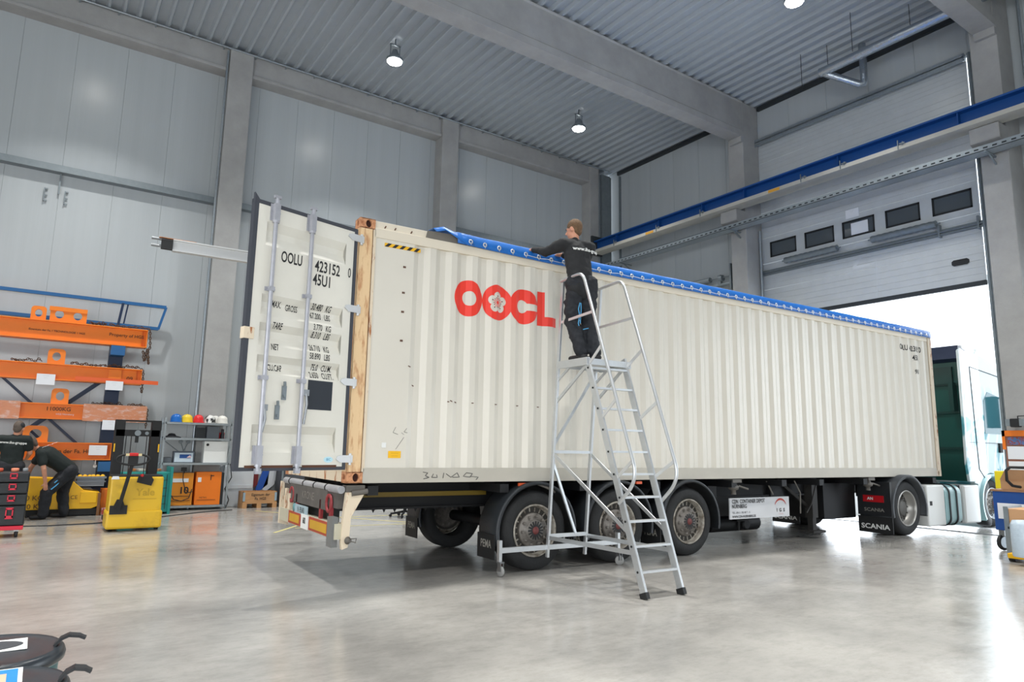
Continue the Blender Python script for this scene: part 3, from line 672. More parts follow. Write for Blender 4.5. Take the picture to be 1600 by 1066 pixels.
q = MB(); text(q, 'BIC', .035, DP(.2, 1.305, .003), -dd, (0, 0, 1)); q.build('sticker_text', mat('aqua', '#2A93B8', .5), dro)
def dtext(mb, tx, s_, z_, size, sx=.62, align='CENTER', bold=0.0):
    vs, fs = text_verts(tx, size, sx, bold, align)
    V, F = cut([(x, y + z_) for x, y in vs], fs, zz, 1)
    MB().add([DP(s_ - x, z__, -.048 * ddoor(z__) + .002) for x, z__ in V], F).build('door_lettering', m_ink, dro)
q = MB()
dtext(q, 'OOLU', .765, 3.28, .155, .54, bold=.003); dtext(q, '423152', .345, 3.27, .165, .62, bold=.003); dtext(q, '0', .072, 3.28, .15, .55, bold=.001); dtext(q, '45U1', .40, 3.125, .165, .62, bold=.003)
dtext(q, 'MAX.', .925, 2.80, .088, .5, 'LEFT', .0012); dtext(q, 'GROSS', .775, 2.785, .088, .5, 'LEFT', .0012); dtext(q, 'TARE', .915, 2.585, .088, .5, 'LEFT', .0012); dtext(q, 'NET', .92, 2.375, .088, .5, 'LEFT', .0012); dtext(q, 'CU.CAP', .925, 2.175, .088, .5, 'LEFT', .0012)
for z_, v_, u_ in ((2.845, '30.480', 'KG'), (2.755, '67.200', 'LBS'), (2.635, '3.770', 'KG'), (2.555, '8.310', 'LBS'), (2.42, '26.710', 'KG'), (2.335, '58.890', 'LBS'), (2.225, '75.0', 'CU.M.'), (2.145, '2.650', 'CU.FT.')):
    dtext(q, v_, .365, z_, .088, .54, 'RIGHT', .0012); dtext(q, u_, .325, z_, .088, .54, 'LEFT', .0012)
kb = MB(); 
for s0, s1 in ((.1, .5), (.6, 1.1)): dbox(kb, s0, s1, 1.228, 1.252, .0005, .003)
kb.build('rust_line', mat('rust_dark', '#5B3A28', .8), dro)
# ---- blue tarpaulin over the open roof
tp = MB(); N_ = 120; x0, x1 = 1.2, 12.15; rows = []
for i in range(N_ + 1):
    x = x0 + (x1 - x0) * i / N_; w = .5 + .5 * math.sin(x * 9.3) * math.sin(x * 3.1); lift = max(0, 1 - (x - x0) / 1.3) ** 1.5
    rows.append([(x, CW + .01, ZT - .02), (x, CW, ZT + .03), (x, CW * .5, ZT + .02 + .012 * w), (x, .12, ZT + .025 + .01 * w), (x, .0, ZT + .03 + .02 * lift + .006 * w), (x, -.022, ZT + .012 + .03 * lift), (x, -.026 - .012 * w, ZT - .06 + .035 * lift), (x, -.028 - .006 * w, ZT - .118 + .03 * lift)])
k = len(rows[0]); tp.add([p for r_ in rows for p in r_], [(i*k+j, (i+1)*k+j, (i+1)*k+j+1, i*k+j+1) for i in range(N_) for j in range(k-1)], True)
# folded-back rear end of the sheet
fr = [[(.88, .35, ZT + .06), (.9, .02, ZT + .05), (.92, -.03, ZT + .0)], [(1.0, .35, ZT + .09), (1.02, .0, ZT + .085), (1.03, -.05, ZT + .03)], [(1.12, .35, ZT + .04), (1.15, -.02, ZT + .04), (1.2, -.06, ZT - .05)], [(1.25, .35, ZT + .06), (1.26, -.02, ZT + .045), (1.34, -.05, ZT - .10)], [(1.4, .35, ZT + .03), (1.4, -.02, ZT + .03), (1.42, -.045, ZT - .09)]]
fr2 = [(p[0], p[1], p[2]) for r_ in fr for p in r_]; tp.add(fr2, [(i*3+j, (i+1)*3+j, (i+1)*3+j+1, i*3+j+1) for i in range(4) for j in range(2)], True)
tpo = tp.build('tarpaulin', m_tarp, base=(6.6, 1.2, ZT), frame='K', label='bright blue tarpaulin with eyelets along the container roof', cat='tarpaulin')
sd = tpo.modifiers.new('thick', 'SOLIDIFY'); sd.thickness = .004
MB().prism([(.82, ZT + .0), (.80, ZT - .085), (1.34, ZT - .10), (1.36, ZT + .02)], (0, .010, 0), (1, 0, 0), (0, 0, 1), (0, -.006, 0)).build('dark_flap', mat('flap_dark_grey', '#6F6A62', .7), tpo)  # plain dark-grey sheet along the top rail at the tarpaulin's rear end
m_eye = mat('eyelet_metal', '#C9CDD2', .3, metal=.6)
ey = None
for i in range(56):
    x = 1.373 + .1995 * i
    if x > 12.1: break
    w = .5 + .5 * math.sin(x * 9.3) * math.sin(x * 3.1); lift = max(0, 1 - (x - x0) / 1.3) ** 1.5
    if ey is None:
        e_ = MB().lathe([(.013, 0), (.015, -.005), (.028, -.005), (.03, 0)], (x, -.038 - .01 * w, ZT - .07 + .03 * lift), (0, 1, 0), 12, cap=False)
        e_.box(x - .004, x + .004, -.05 - .01 * w, -.042 - .01 * w, ZT - .09, ZT - .06)
        ey = e_.build('eyelet', m_eye, tpo); ex0, ew0, el0 = x, w, lift
    else:
        c = ey.copy(); C.objects.link(c); c.location = (x - ex0, -.01 * (w - ew0), .03 * (lift - el0))
mb = MB().tube([(2.2 + .1 * i, -.05, ZT - .078 - .006 * (i % 3)) for i in range(99)], .003, 4); mb.build('lacing_cord', m_white, tpo)
# ================================================================== trailer under it
tr = thing('container_trailer', 'dark three-axle container trailer carrying the cream container', 'trailer', (4, 1.2, 0), 'K')
for y in (.72, 1.58):
    mb = MB(); mb.box(.15, 9.6, y, y + .14, 1.02, 1.045); mb.box(.15, 9.6, y + .06, y + .075, .74, 1.02); mb.box(.15, 9.6, y, y + .14, .715, .74); mb.box(9.6, 12.1, y, y + .14, .88, 1.045)
    mb.build('main_beam', m_chas, tr)
for x in (.25, 1.9, 3.1, 4.4, 6.0, 7.2, 8.2, 9.5, 11.9): B(x, x + .12, .03, CW - .03, .93, 1.03).build('cross_member', m_chas, tr)
mb = MB().box(.3, 2.1, .70, .712, .86, .915); mb.build('reflector_tape', mat('tape_dull', '#77621E', .5), tr)
mb = MB()
for k in range(9): mb.lathe([(.0, 0), (.022, .045)], (.62 + .135 * k, .79, .67), n=6, smooth=False)
mb.build('hook', m_chas, tr)
AX = (2.40, 3.72, 5.05); WR = .472
def wheel(parent, x, y, out, R=WR, wd=.34, deep=False, rimc=None, tyre=None):
    """out = -1: outer side faces -y"""
    a_ = (0, out, 0); o = (x, y, R)           # y is the outer face plane
    t = MB().lathe([(R*.64, -.05), (R*.67, -.01), (R*.8, .0), (R*.93, -.012), (R*.985, -.04), (R, -.075), (R, -wd+.075), (R*.985, -wd+.04), (R*.9, -wd), (R*.64, -wd+.05)], o, a_, 56, cap=False)
    for k in range(0): pass
    w_ = t.build('wheel', tyre or m_tyre, parent)
    D = -.17 if deep else -.09
    rb = MB().lathe([(R*.665, -.012), (R*.645, .002), (R*.62, -.006), (R*.605, -.04), (R*.59, D), (R*.5, D-.01)], o, a_, 48, cap=False)
    rb.build('rim', rimc or m_rim, w_)
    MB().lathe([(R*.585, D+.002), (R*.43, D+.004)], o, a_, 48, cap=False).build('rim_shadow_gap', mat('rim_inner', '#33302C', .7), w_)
    hb_ = MB(); h0 = D + .03
    hb_.lathe([(R*.445, D), (R*.44, h0-.005), (R*.42, h0+.012), (R*.29, h0+.012), (R*.27, h0+.045), (R*.24, h0+.058), (.001, h0+.06)], o, a_, 40, cap=False)
    for k in range(10):
        t_ = 2*PI*k/10 + .1; hb_.lathe([(.019, h0), (.018, h0+.035), (.01, h0+.05), (.001, h0+.052)], (x + R*.36*math.cos(t_), y, R + R*.36*math.sin(t_)), a_, 8, smooth=False)
    hb_.build('hub', m_hub if not deep else mat('hub_deep', '#55534F', .6), w_)
    sl = MB()
    for k in range(16):
        t_ = 2*PI*k/16; p0 = Vector((x + R*.10*math.cos(t_), y + out*(h0+.062), R + R*.10*math.sin(t_))); p1 = Vector((x + R*.235*math.cos(t_), y + out*(h0+.06), R + R*.235*math.sin(t_)))
        sl.bar(p0, p1, .022, .004, (0, 1, 0))
    if not deep: sl.build('hub_slots', m_ink, w_); MB().lathe([(R*.10, h0+.06), (R*.09, h0+.07), (.001, h0+.071)], o, a_, 16, cap=False).build('hub_cap', mat('cap_red', '#6A3230', .6), w_)
    hh = MB()
    for k in range(20):
        t_ = 2*PI*(k+.5)/20; c_ = Vector((x + R*.515*math.cos(t_), y + out*(D+.006), R + R*.515*math.sin(t_)))
        hh.obox(c_, (.016, .004, .05), Matrix.Rotation(PI/2 - t_, 3, 'Y'))
    hh.build('rim_spokes', rimc or m_rim, w_)
    return w_
for x in AX:
    wheel(tr, x, -.0, -1); wheel(tr, x, CW + .02, 1)
    MB().tube([(x, .3, WR), (x, CW - .3, WR)], .075, 12).build('axle', m_chas, tr)
    for y0, y1 in ((-.05, .36), (CW - .36, CW + .05)):
        ring = []; k = 26
        for i in range(k + 1):
            t_ = math.radians(-12 + 207 * i / k); ring.append((math.cos(t_), math.sin(t_)))
        f_ = MB(); R0, R1 = .575, .588
        vs = []
        for c_, s_ in ring:
            for R_, y_ in ((R0 - .03, y0), (R1 - .006, y0), (R1, y0 + .02), (R1, y1), (R0, y1), (R0, y0 + .02)): vs.append((x + R_ * c_, y_, WR + R_ * s_))
        f_.add(vs, [(i*6+j, i*6+(j+1) % 6, (i+1)*6+(j+1) % 6, (i+1)*6+j) for i in range(k) for j in range(6)] , True)
        f_.build('fender', m_fender, tr)
        fx = x - .575
        fp = MB().box(fx - .03, fx - .015, y0 + .02, y1, .17, .45); fo = fp.build('mud_flap', mat('flap', '#191A1B', .6), tr)
        if y0 < 1 or x == AX[0]:
            q = MB(); text(q, 'PEMA', .125, (fx - .031, (y0 + y1) / 2, .335), (0, -1, 0), (0, 0, 1), sx=.8, bold=.002); q.build('flap_text', mat('flap_text', '#8F8C84', .7), fo)
mb = MB()
for x in (2.2, 4.1): mb.box(x - .05, x + .05, .0, .03, ZB - .055, ZB - .02)
mb.build('side_lamp', mat('lamp_amber', '#D2562A', .4), tr)
# sign board
sg = B(6.25, 7.72, .29, .31, .425, .745).build('sign_board', mat('sign_white', '#D9DADC', .5), tr)
def st(tx, x, z, size, mt, sx=1., bold=0., al='LEFT', sp=1.):
    q = MB(); text(q, tx, size, (x, .288, z), (1, 0, 0), (0, 0, 1), sx=sx, bold=bold, align=al, sp=sp); return q.build('sign_text', mt, sg)
st('CDN  CONTAINER DEPOT', 6.30, .69, .085, m_ink, .78, .0015); st('NÜRNBERG', 6.30, .615, .085, m_ink, .78, .0015); st('TEL. 0911 / 98 48 7 - 0', 6.30, .52, .045, m_ink); st('WWW.CDN-NUERNBERG.DE', 6.30, .46, .05, m_ink, .85, .001)
st('I  G  S', 7.49, .53, .075, m_ink, 1.1, .002, 'CENTER'); st('C D N', 7.49, .47, .03, mat('sign_red', '#C2402F', .5), 1, 0, 'CENTER', 1.4)
q = MB(); 
for i in range(16):
    a0, a1 = [math.radians(160 - 140 * j / 16) for j in (i, i + 1)]; w0, w1 = [.004 + .012 * math.sin(PI * j / 16) for j in (i, i + 1)]
    P = lambda a_, w_: (7.49 + (.15 + w_) * math.cos(a_), .287, .575 + (.13 + w_) * math.sin(a_)); q.add([P(a0, -w0), P(a1, -w1), P(a1, w1), P(a0, w0)], [(0, 1, 2, 3)])
q.build('sign_arc', MATS['sign_red'], sg)
# landing legs, boxes, twist locks, hoses
for y in (.42, 1.86):
    mb = MB(); mb.box(8.55, 8.7, y, y + .15, .35, 1.03); mb.box(8.575, 8.675, y + .025, y + .125, .12, .4); mb.box(8.45, 8.8, y - .07, y + .22, .1, .14); mb.bar((8.62, y + .1, .5), (8.0, y + .3, 1.0), .05, .05); mb.tube([(8.3, y - .05, .45), (8.45, y - .05, .6), (8.62, y - .06, 1.0)], .014, 6)
    mb.build('landing_leg', mat('leg_dark', '#2D2B29', .6, var=.2), tr)
for e_ in ((6.0, 6.2, .5, .9, .45, .95), (6.35, 7.6, .75, 1.7, .42, .72), (7.8, 8.2, .7, 1.5, .55, .9), (8.9, 9.5, .8, 1.6, .45, .9)): B(*e_).build('equipment_box', m_chas, tr)
MB().tube([(6.4, .9, .28), (7.6, .9, .28)], .13, 14).build('air_tank', m_chas, tr)
mb = MB()
for x in (6.12, 9.75): mb.box(x - .1, x + .1, .02, .2, 1.0, 1.05); mb.lathe([(.04, 0), (.035, .06), (.075, .08), (.085, .12), (.05, .15), (.05, .22)], (x, .1, .82), n=14); mb.tube([(x + .05, .05, .95), (x + .25, .03, .9)], .015, 6)
mb.build('twist_lock', mat('lock_grey', '#6E6A64', .6, metal=.3, var=.3), tr)
mb = MB().tube([(7.9, .3, 1.0), (8.05, .3, .8), (8.1, .35, .45)], .012, 6); mb.tube([(7.2, .32, 1.0), (7.35, .32, .78)], .014, 6); mb.tube([(2.75, .1, .92), (2.6, .05, .98), (2.5, .1, 1.02)], .02, 6)
mb.build('air_hose', mat('hose_grey', '#77736D', .6), tr)
mb = MB().tube([(7.0, .75, .18), (7.0, .75, .36)], .02, 6); mb.lathe([(.07, 0), (.09, .02), (.09, .05), (.07, .07)], (7.18, .72, .27), (0, 1, 0), 14); mb.box(6.9, 7.15, .7, .8, .33, .36)
mb.build('jockey_wheel', m_black, tr)
# rear end: bumper frame
mb = MB().tube([(-.045, .0, .995), (-.045, 2.2, .995)], .04, 14); mb.build('bump_roller', mat('roller_grey', '#A6A7AA', .5, metal=.2, var=.2), tr)
mb = MB()
for y in (.42, .85, 1.28, 1.9): mb.tube([(-.045, y, .995), (-.045, y + .03, .995)], .045, 14)
mb.build('roller_ring', m_black, tr)
mb = B(-.06, .12, .05, 2.3, .8, 1.0); mb.box(-.08, -.06, .35, 1.85, .76, .98); mb.build('rear_plate', mat('dirty_grey', '#5A5652', .75, var=.25, scale=5), tr)
q = MB(); text(q, 'KRONE', .12, (-.082, 1.05, .87), (0, -1, 0), (0, 0, 1), sx=1.2); q.build('plate_text', mat('worn_text', '#857F78', .8), tr)
mb = MB()
for y in (.28, 1.75): mb.lathe([(.1, 0), (.1, .02), (.07, .02), (.07, 0)], (-.07, y, .84), (-1, 0, 0), 18, cap=False)
for y in (.2, .55, 1.5, 1.85): mb.box(-.08, -.05, y, y + .06, .6, .86)
mb.build('tail_lamp_ring', mat('dull_red', '#8E2B30', .5), tr)
B(-.02, .05, .3, 2.0, .56, .8).build('tail_recess', m_black, tr)
np_ = B(-.11, -.1, .95, 1.47, .64, .75).build('number_plate', mat('plate_pale', '#9FB4BD', .5), tr)
q = MB(); text(q, 'N  PE 842', .085, (-.112, 1.2, .695), (0, -1, 0), (0, 0, 1), sx=.8); q.build('plate_digits', m_ink, np_)
q = MB().lathe([(.05, 0), (.05, .05), (.001, .06)], (-.05, 1.56, .7), (-1, 0, 0), 14); q.build('rear_lamp', mat('lamp_teal', '#5E8C90', .3), tr)
mb = B(-.1, .0, -.02, 2.2, .5, .655); mb.build('underrun_bar', mat('bar_pale', '#BDB7A2', .6, var=.1), tr)
for y0, y1 in ((.16, .86), (1.2, 1.72)):
    a_ = B(-.113, -.1, y0, y1, .51, .652).build('warning_board', mat('board_red', '#A8452F', .55, var=.1), tr)
    B(-.116, -.112, y0 + .05, y1 - .05, .535, .628).build('yellow_field', mat('board_yellow', '#C99A2A', .5, var=.1), a_)
a_ = B(-.114, -.1, .9, 1.17, .5, .66).build('number_card', m_white, tr); q = MB(); text(q, '682', .09, (-.115, 1.03, .59), (0, -1, 0), (0, 0, 1), sx=.8, bold=.002); q.build('card_digits', m_ink, a_)
B(-.125, -.06, .0, .16, .42, .72).build('grey_post', mat('post_grey', '#6F706F', .5), tr)
mb = MB().prism([(.0, .97), (.2, .97), (.06, .72), (.05, .5), (.04, .42), (-.02, .40), (-.03, .45), (-.03, .6)], (0, -.04, 0), (1, 0, 0), (0, 0, 1), (0, .06, 0)); mb.build('rear_bracket', m_creamr, tr)
mb = MB().prism([(-.1, .98), (.3, .98), (.02, .62), (.02, .42), (-.1, .45)], (0, 2.2, 0), (1, 0, 0), (0, 0, 1), (0, .06, 0)); mb.box(-.09, -.03, 1.98, 2.06, .6, .9); mb.box(-.09, -.03, 1.8, 1.88, .6, .85); mb.build('far_bracket', m_creamr, tr)
mb = MB().lathe([(.035, 0), (.04, .01), (.02, .03), (.02, .05)], (.03, -.04, .49), (.3, -1, 0), 12); mb.tube([(.04, -.09, .49), (.1, -.09, .47), (.11, -.09, .51), (.05, -.09, .51)], .006, 6); mb.box(.0, .2, -.02, .1, .96, 1.04); mb.tube([(.05, -.04, .96), (.22, -.04, .98)], .03, 8)
mb.build('lashing_point', mat('lock_grey', '#6E6A64', .6), tr)
# ================================================================== tractor unit
tk = thing('truck_tractor', 'pale teal and white truck tractor half outside the gate', 'truck', (12.8, 1.1, 0), 'K')
YT = -.12; TW = 2.5
m_teal = mat('cab_dark_teal', '#11453F', .35)
def livery():
    m = bpy.data.materials.new('cab_livery'); m.use_nodes = True; nt = m.node_tree; N = nt.nodes; L = nt.links; b = N['Principled BSDF']
    tc = N.new('ShaderNodeTexCoord'); n1 = N.new('ShaderNodeTexNoise'); n1.inputs['Scale'].default_value = 1.1; n1.inputs['Distortion'].default_value = 2.2
    L.new(tc.outputs['Object'], n1.inputs[0])
    r1 = N.new('ShaderNodeValToRGB'); L.new(n1.outputs[0], r1.inputs[0]); e = r1.color_ramp.elements
    e[0].position = .36; e[0].color = hx('#3E8E9B'); e[1].position = .62; e[1].color = hx('#BFD0D3'); x = e.new(.45); x.color = hx('#69A9B3'); x = e.new(.5); x.color = hx('#C3D4D6')
    wv = N.new('ShaderNodeTexWave'); wv.inputs['Scale'].default_value = .9; wv.inputs['Distortion'].default_value = 9; wv.inputs['Detail'].default_value = 1; wv.inputs['Detail Scale'].default_value = .7; L.new(tc.outputs['Object'], wv.inputs[0])
    r2 = N.new('ShaderNodeValToRGB'); L.new(wv.outputs['Fac'], r2.inputs[0]); r2.color_ramp.elements[0].position = .86; r2.color_ramp.elements[1].position = .93
    mx = N.new('ShaderNodeMix'); mx.data_type = 'RGBA'; L.new(r2.outputs[0], mx.inputs[0]); L.new(r1.outputs[0], mx.inputs[6]); mx.inputs[7].default_value = hx('#DCE6E7')
    sp = N.new('ShaderNodeSeparateXYZ'); L.new(tc.outputs['Object'], sp.inputs[0]); mr = N.new('ShaderNodeMapRange'); mr.inputs[1].default_value = 2.3; mr.inputs[2].default_value = 3.0; L.new(sp.outputs[2], mr.inputs[0])
    m2 = N.new('ShaderNodeMix'); m2.data_type = 'RGBA'; L.new(mr.outputs[0], m2.inputs[0]); L.new(mx.outputs[2], m2.inputs[6]); m2.inputs[7].default_value = hx('#C9D3D4'); L.new(m2.outputs[2], b.inputs['Base Color'])
    b.inputs['Roughness'].default_value = .25; return m
m_liv = livery(); m_pteal = mat('pale_teal', '#9CC3C6', .3)
# cab body: side outline (x, z) extruded across, with a wheel arch
arch = [(14.05 + .62 * math.cos(t), .5 + .62 * math.sin(t)) for t in [math.radians(200 - 220 * i / 18) for i in range(19)]]
prof_ = [(13.32, .92)] + [p for p in [(13.45, .9)]] + [p for p in arch if p[1] > .4] + [(14.75, .35), (15.5, .35), (15.55, 1.6), (15.3, 2.7), (15.05, 3.3), (14.2, 3.6), (13.32, 3.68)]
mb = MB().prism(prof_, (0, YT + .02, 0), (1, 0, 0), (0, 0, 1), (0, TW - .04, 0)); mb.build('cab', m_liv, tk, bevel=.03)
B(13.28, 13.325, YT + .06, YT + TW - .06, .95, 3.45).build('cab_back', m_teal, tk)
mb = MB()
for z in (1.6, 2.35, 2.95): mb.box(13.24, 13.285, YT + .1, YT + TW - .1, z, z + .05)
mb.box(13.22, 13.28, YT + .25, YT + .9, 2.98, 3.35); mb.box(13.1, 13.28, YT + .2, YT + .28, 2.4, 3.0)
mb.build('back_rib', mat('teal_rib', '#0C332F', .4), tk)
mb = MB().prism([(13.06, .95), (13.34, .95), (13.34, 3.66), (13.12, 3.72), (13.04, 3.66), (13.03, 2.5), (13.0, 1.3)], (0, YT, 0), (1, 0, 0), (0, 0, 1), (0, .05, 0)); mb.build('side_fairing', m_liv, tk, bevel=.01)
mb = MB().prism([(13.06, .95), (13.34, .95), (13.34, 3.66), (13.12, 3.72), (13.04, 3.66)], (0, YT + TW - .05, 0), (1, 0, 0), (0, 0, 1), (0, .05, 0)); mb.build('side_fairing', m_liv, tk)
mb = MB().prism([(13.05, 3.5), (13.3, 3.45), (13.5, 3.66), (13.1, 3.78)], (0, YT + .03, 0), (1, 0, 0), (0, 0, 1), (0, TW - .06, 0)); mb.build('roof_cap', mat('navy_cap', '#1C2740', .5), tk)
mb = MB().tube([(13.3, YT + .1, 3.74), (14.0, YT + .1, 3.72)], .02, 8); mb.lathe([(.04, 0), (.045, .1)], (14.0, YT + .1, 3.68), n=10); mb.lathe([(.04, 0), (.045, .1)], (13.35, YT + .1, 3.7), n=10); mb.build('roof_bar', m_white, tk)
mb = MB().bar((13.55, YT + .014, 1.2), (13.5, YT + .014, 3.35), .01, .012, (0, 1, 0)); mb.bar((13.5, YT + .014, 3.35), (15.0, YT + .014, 3.2), .01, .012, (0, 1, 0)); mb.bar((13.55, YT + .014, 1.2), (13.8, YT + .014, .98), .01, .012, (0, 1, 0)); mb.bar((13.2, YT - .002, 1.75), (15.2, YT + .012, 1.75), .008, .01, (0, 1, 0))
mb.build('door_gap', m_seam, tk)
mb = MB().prism([(13.95, 1.95), (14.0, 2.65), (14.2, 2.85), (15.1, 2.7), (15.2, 1.95)], (0, YT + .012, 0), (1, 0, 0), (0, 0, 1), (0, .01, 0)); mb.build('side_window', mat('cab_glass', '#3E6F78', .08, spec=.8), tk)
mb = MB().box(14.5, 14.62, YT - .02, YT + .02, 1.55, 1.75); mb.build('door_handle', m_black, tk)
mb = MB().tube([(14.95, YT, 2.75), (15.0, YT - .25, 2.8)], .02, 8); mb.box(14.92, 15.1, YT - .35, YT - .15, 2.1, 2.8); mb.build('mirror', m_black, tk)
# chassis side: panel, tank, skirt
B(10.6, 15.2, .75, .85, .65, .95).build('chassis_rail', m_chas, tk); B(10.0, 15.2, 1.5, 1.6, .65, .95).build('chassis_rail', m_chas, tk)
B(11.35, 12.0, YT, YT + .5, .13, .9).build('side_panel', m_white, tk, bevel=.03)
q = B(11.42, 11.5, YT - .006, YT, .52, .6); q.build('panel_latch', m_black, tk)
def rrect(w, h, r_, n=6):
    p = []
    for cx_, cz_, a0 in ((w/2-r_, h/2-r_, 0), (-w/2+r_, h/2-r_, 90), (-w/2+r_, -h/2+r_, 180), (w/2-r_, -h/2+r_, 270)):
        p += [(cx_ + r_*math.cos(math.radians(a0 + 90*i/n)), cz_ + r_*math.sin(math.radians(a0 + 90*i/n))) for i in range(n+1)]
    return p
mb = MB().prism(rrect(.62, .78, .16), (12.02, YT + .31, .5), (0, 1, 0), (0, 0, 1), (.62, 0, 0)); tn = mb.build('fuel_tank', m_pteal, tk, bevel=.01)
for x in (12.14, 12.42):
    mb = MB().prism(rrect(.65, .81, .165), (x, YT + .31, .5), (0, 1, 0), (0, 0, 1), (.045, 0, 0)); mb.build('tank_strap', m_black, tn)
B(12.64, 12.78, YT + .08, YT + .5, .15, .88).build('battery_box', m_black, tk)
B(12.78, 13.42, YT, YT + .45, .13, .88).build('side_skirt', m_white, tk, bevel=.03)
def arc_fender(name, x, R0, a0, a1, y0, y1, mt, zc=.5):
    k = 20; f_ = MB(); vs = []
    for i in range(k + 1):
        t_ = math.radians(a0 + (a1 - a0) * i / k)
        for R_, y_ in ((R0, y0), (R0 + .06, y0), (R0 + .06, y1), (R0, y1)): vs.append((x + R_*math.cos(t_), y_, zc + R_*math.sin(t_)))
    f_.add(vs, [(i*4+j, i*4+(j+1) % 4, (i+1)*4+(j+1) % 4, (i+1)*4+j) for i in range(k) for j in range(4)], True); return f_.build(name, mt, tk)
arc_fender('front_fender', 14.05, .54, 30, 215, YT - .03, YT + .35, m_pteal)
arc_fender('rear_fender', 10.68, .55, -15, 195, YT - .02, YT + .6, m_fender, .49); arc_fender('rear_fender', 10.68, .55, -15, 195, YT + TW - .6, YT + TW, m_fender, .49)
wheel(tk, 14.05, YT + .02, -1, .49, .3, rimc=mat('rim_white', '#BFC6CA', .4)); wheel(tk, 14.05, YT + TW - .02, 1, .49, .3)
wheel(tk, 10.68, YT + .03, -1, .49, .56, deep=True, rimc=mat('rim_alu', '#A6A49F', .35, metal=.5)); wheel(tk, 10.68, YT + TW - .03, 1, .49, .56, deep=True, rimc=MATS['rim_alu'])
for y0, y1 in ((YT, YT + .62), (YT + TW - .62, YT + TW)):
    a_ = B(10.06, 10.12, y0, y1, .36, .97).build('lamp_carrier', m_blackp, tk)
    b_ = B(10.04, 10.06, y0 + .12, y1 - .12, .60, .72).build('tail_lamp', mat('tail_red', '#B3121C', .3), a_)
    q = MB(); text(q, 'SCANIA', .085, (10.058, (y0 + y1) / 2, .46), (0, -1, 0), (0, 0, 1), sx=1.25, bold=.001); q.build('carrier_text', mat('flap_text', '#8F8C84', .7), a_)
    f_ = B(10.07, 10.09, y0 - .01, y1 + .01, .05, .34).build('mud_flap', MATS['flap'], tk)
    q = MB(); text(q, 'SCANIA', .12, (10.066, (y0 + y1) / 2, .16), (0, -1, 0), (0, 0, 1), sx=1.25, bold=.003); q.build('flap_text', m_white, f_)
    q = MB(); text(q, 'AN', .07, (10.038, y1 - .26, .66), (0, -1, 0), (0, 0, 1), sx=1.1, bold=.002); q.build('lamp_text', m_white, b_)
B(9.0, 9.98, .5, 1.95, .30, .93).build('coupling_frame', m_chas, tr)
B(10.3, 13.2, .6, 1.7, .95, 1.0).build('fifth_wheel_plate', m_chas, tk)
# ================================================================== mobile ladder (frame K)
ld = thing('mobile_ladder', 'tall silver aluminium rolling ladder with platform and handrails', 'ladder', (2.75, -1.0, 0), 'K')
XL, XR = 2.49, 3.07; PZ = 2.5
LB, LT = (XL + .0, -.12, .17), (XL + .02, -.38, 3.52)      # rear leg line, left
RB_, RT = (XR - .01, -.12, .17), (XR + .04, -.38, 3.50)
def lerp(a, b, t): return tuple(a[i] + (b[i] - a[i]) * t for i in range(3))
def atz(a, b, z): return lerp(a, b, (z - a[2]) / (b[2] - a[2]))
for a_, b_ in ((LB, LT), (RB_, RT)):
    MB().bar(a_, b_, .045, .03, (1, 0, 0)).build('rear_leg', m_alu, ld, bevel=.003)
# outrigger bar with castors
MB().bar((1.83, -.1, .285), (3.62, -.1, .285), .035, .06).build('base_bar', m_alu, ld, bevel=.003)
for x in (1.83, 3.62):
    c_ = MB().box(x - .02, x + .02, -.125, -.075, .15, .4).build('castor_post', m_alu, ld)
    w_ = MB().lathe([(.02, -.013), (.055, -.013), (.059, -.007), (.059, .007), (.055, .013), (.02, .013)], (x, -.13, .06), (.35, 1, 0) if x > 2 else (1, .15, 0), 24); w_.build('castor_wheel', mat('castor_grey', '#8E8E8C', .5), c_)
    f_ = MB().box(x - .022, x - .016, -.16, -.09, .06, .16); f_.box(x + .016, x + .022, -.16, -.09, .06, .16); f_.box(x - .03, x + .03, -.16, -.08, .15, .165); f_.build('castor_fork', m_steel, c_)
# stringers
SLb, SLt = (2.475, -1.80, .03), (2.50, -.86, 2.50); SRb, SRt = (2.985, -1.80, .03), (3.06, -.86, 2.53)
for a_, b_, in ((SLb, SLt), (SRb, SRt)):
    st_ = MB().bar(a_, b_, .028, .082, (0, 1, .38)).build('stringer', m_alu, ld, bevel=.003)
    MB().bar(lerp(a_, b_, -.012), lerp(a_, b_, .012), .045, .095, (0, 1, .38)).build('rubber_foot', m_black, st_)
for k in range(10):
    z = .245 + .238 * k; p, q = atz(SLb, SLt, z), atz(SRb, SRt, z)
    MB().bar((p[0], p[1] + .0, z), (q[0], q[1], z), .07, .022).build('rung', m_alu, ld)
for k in range(10):
    z = .245 + .238 * k; p = atz(SLb, SLt, z); MB().lathe([(.012, 0), (.012, .005)], (p[0] - .016, p[1], z), (-1, 0, 0), 8).build('rung_plug', m_black, ld)
# platform
B(XL - .02, XR + .06, -.9, -.36, PZ - .03, PZ - .012).build('platform_tray', m_aluw, ld)
mb = MB(); mb.box(XL - .02, XR + .06, -.91, -.88, PZ - .07, PZ); mb.box(XL - .02, XR + .06, -.38, -.35, PZ - .07, PZ); mb.box(XL - .03, XL, -.91, -.35, PZ - .08, PZ + .01); mb.box(XR + .04, XR + .07, -.91, -.35, PZ - .08, PZ)
mb.build('platform_frame', m_alu, ld)
mb = MB()
for k in range(13): mb.box(XL + .02 + .045 * k, XL + .028 + .045 * k, -.88, -.38, PZ - .02, PZ + .002)
mb.build('platform_grating', m_alu, ld)
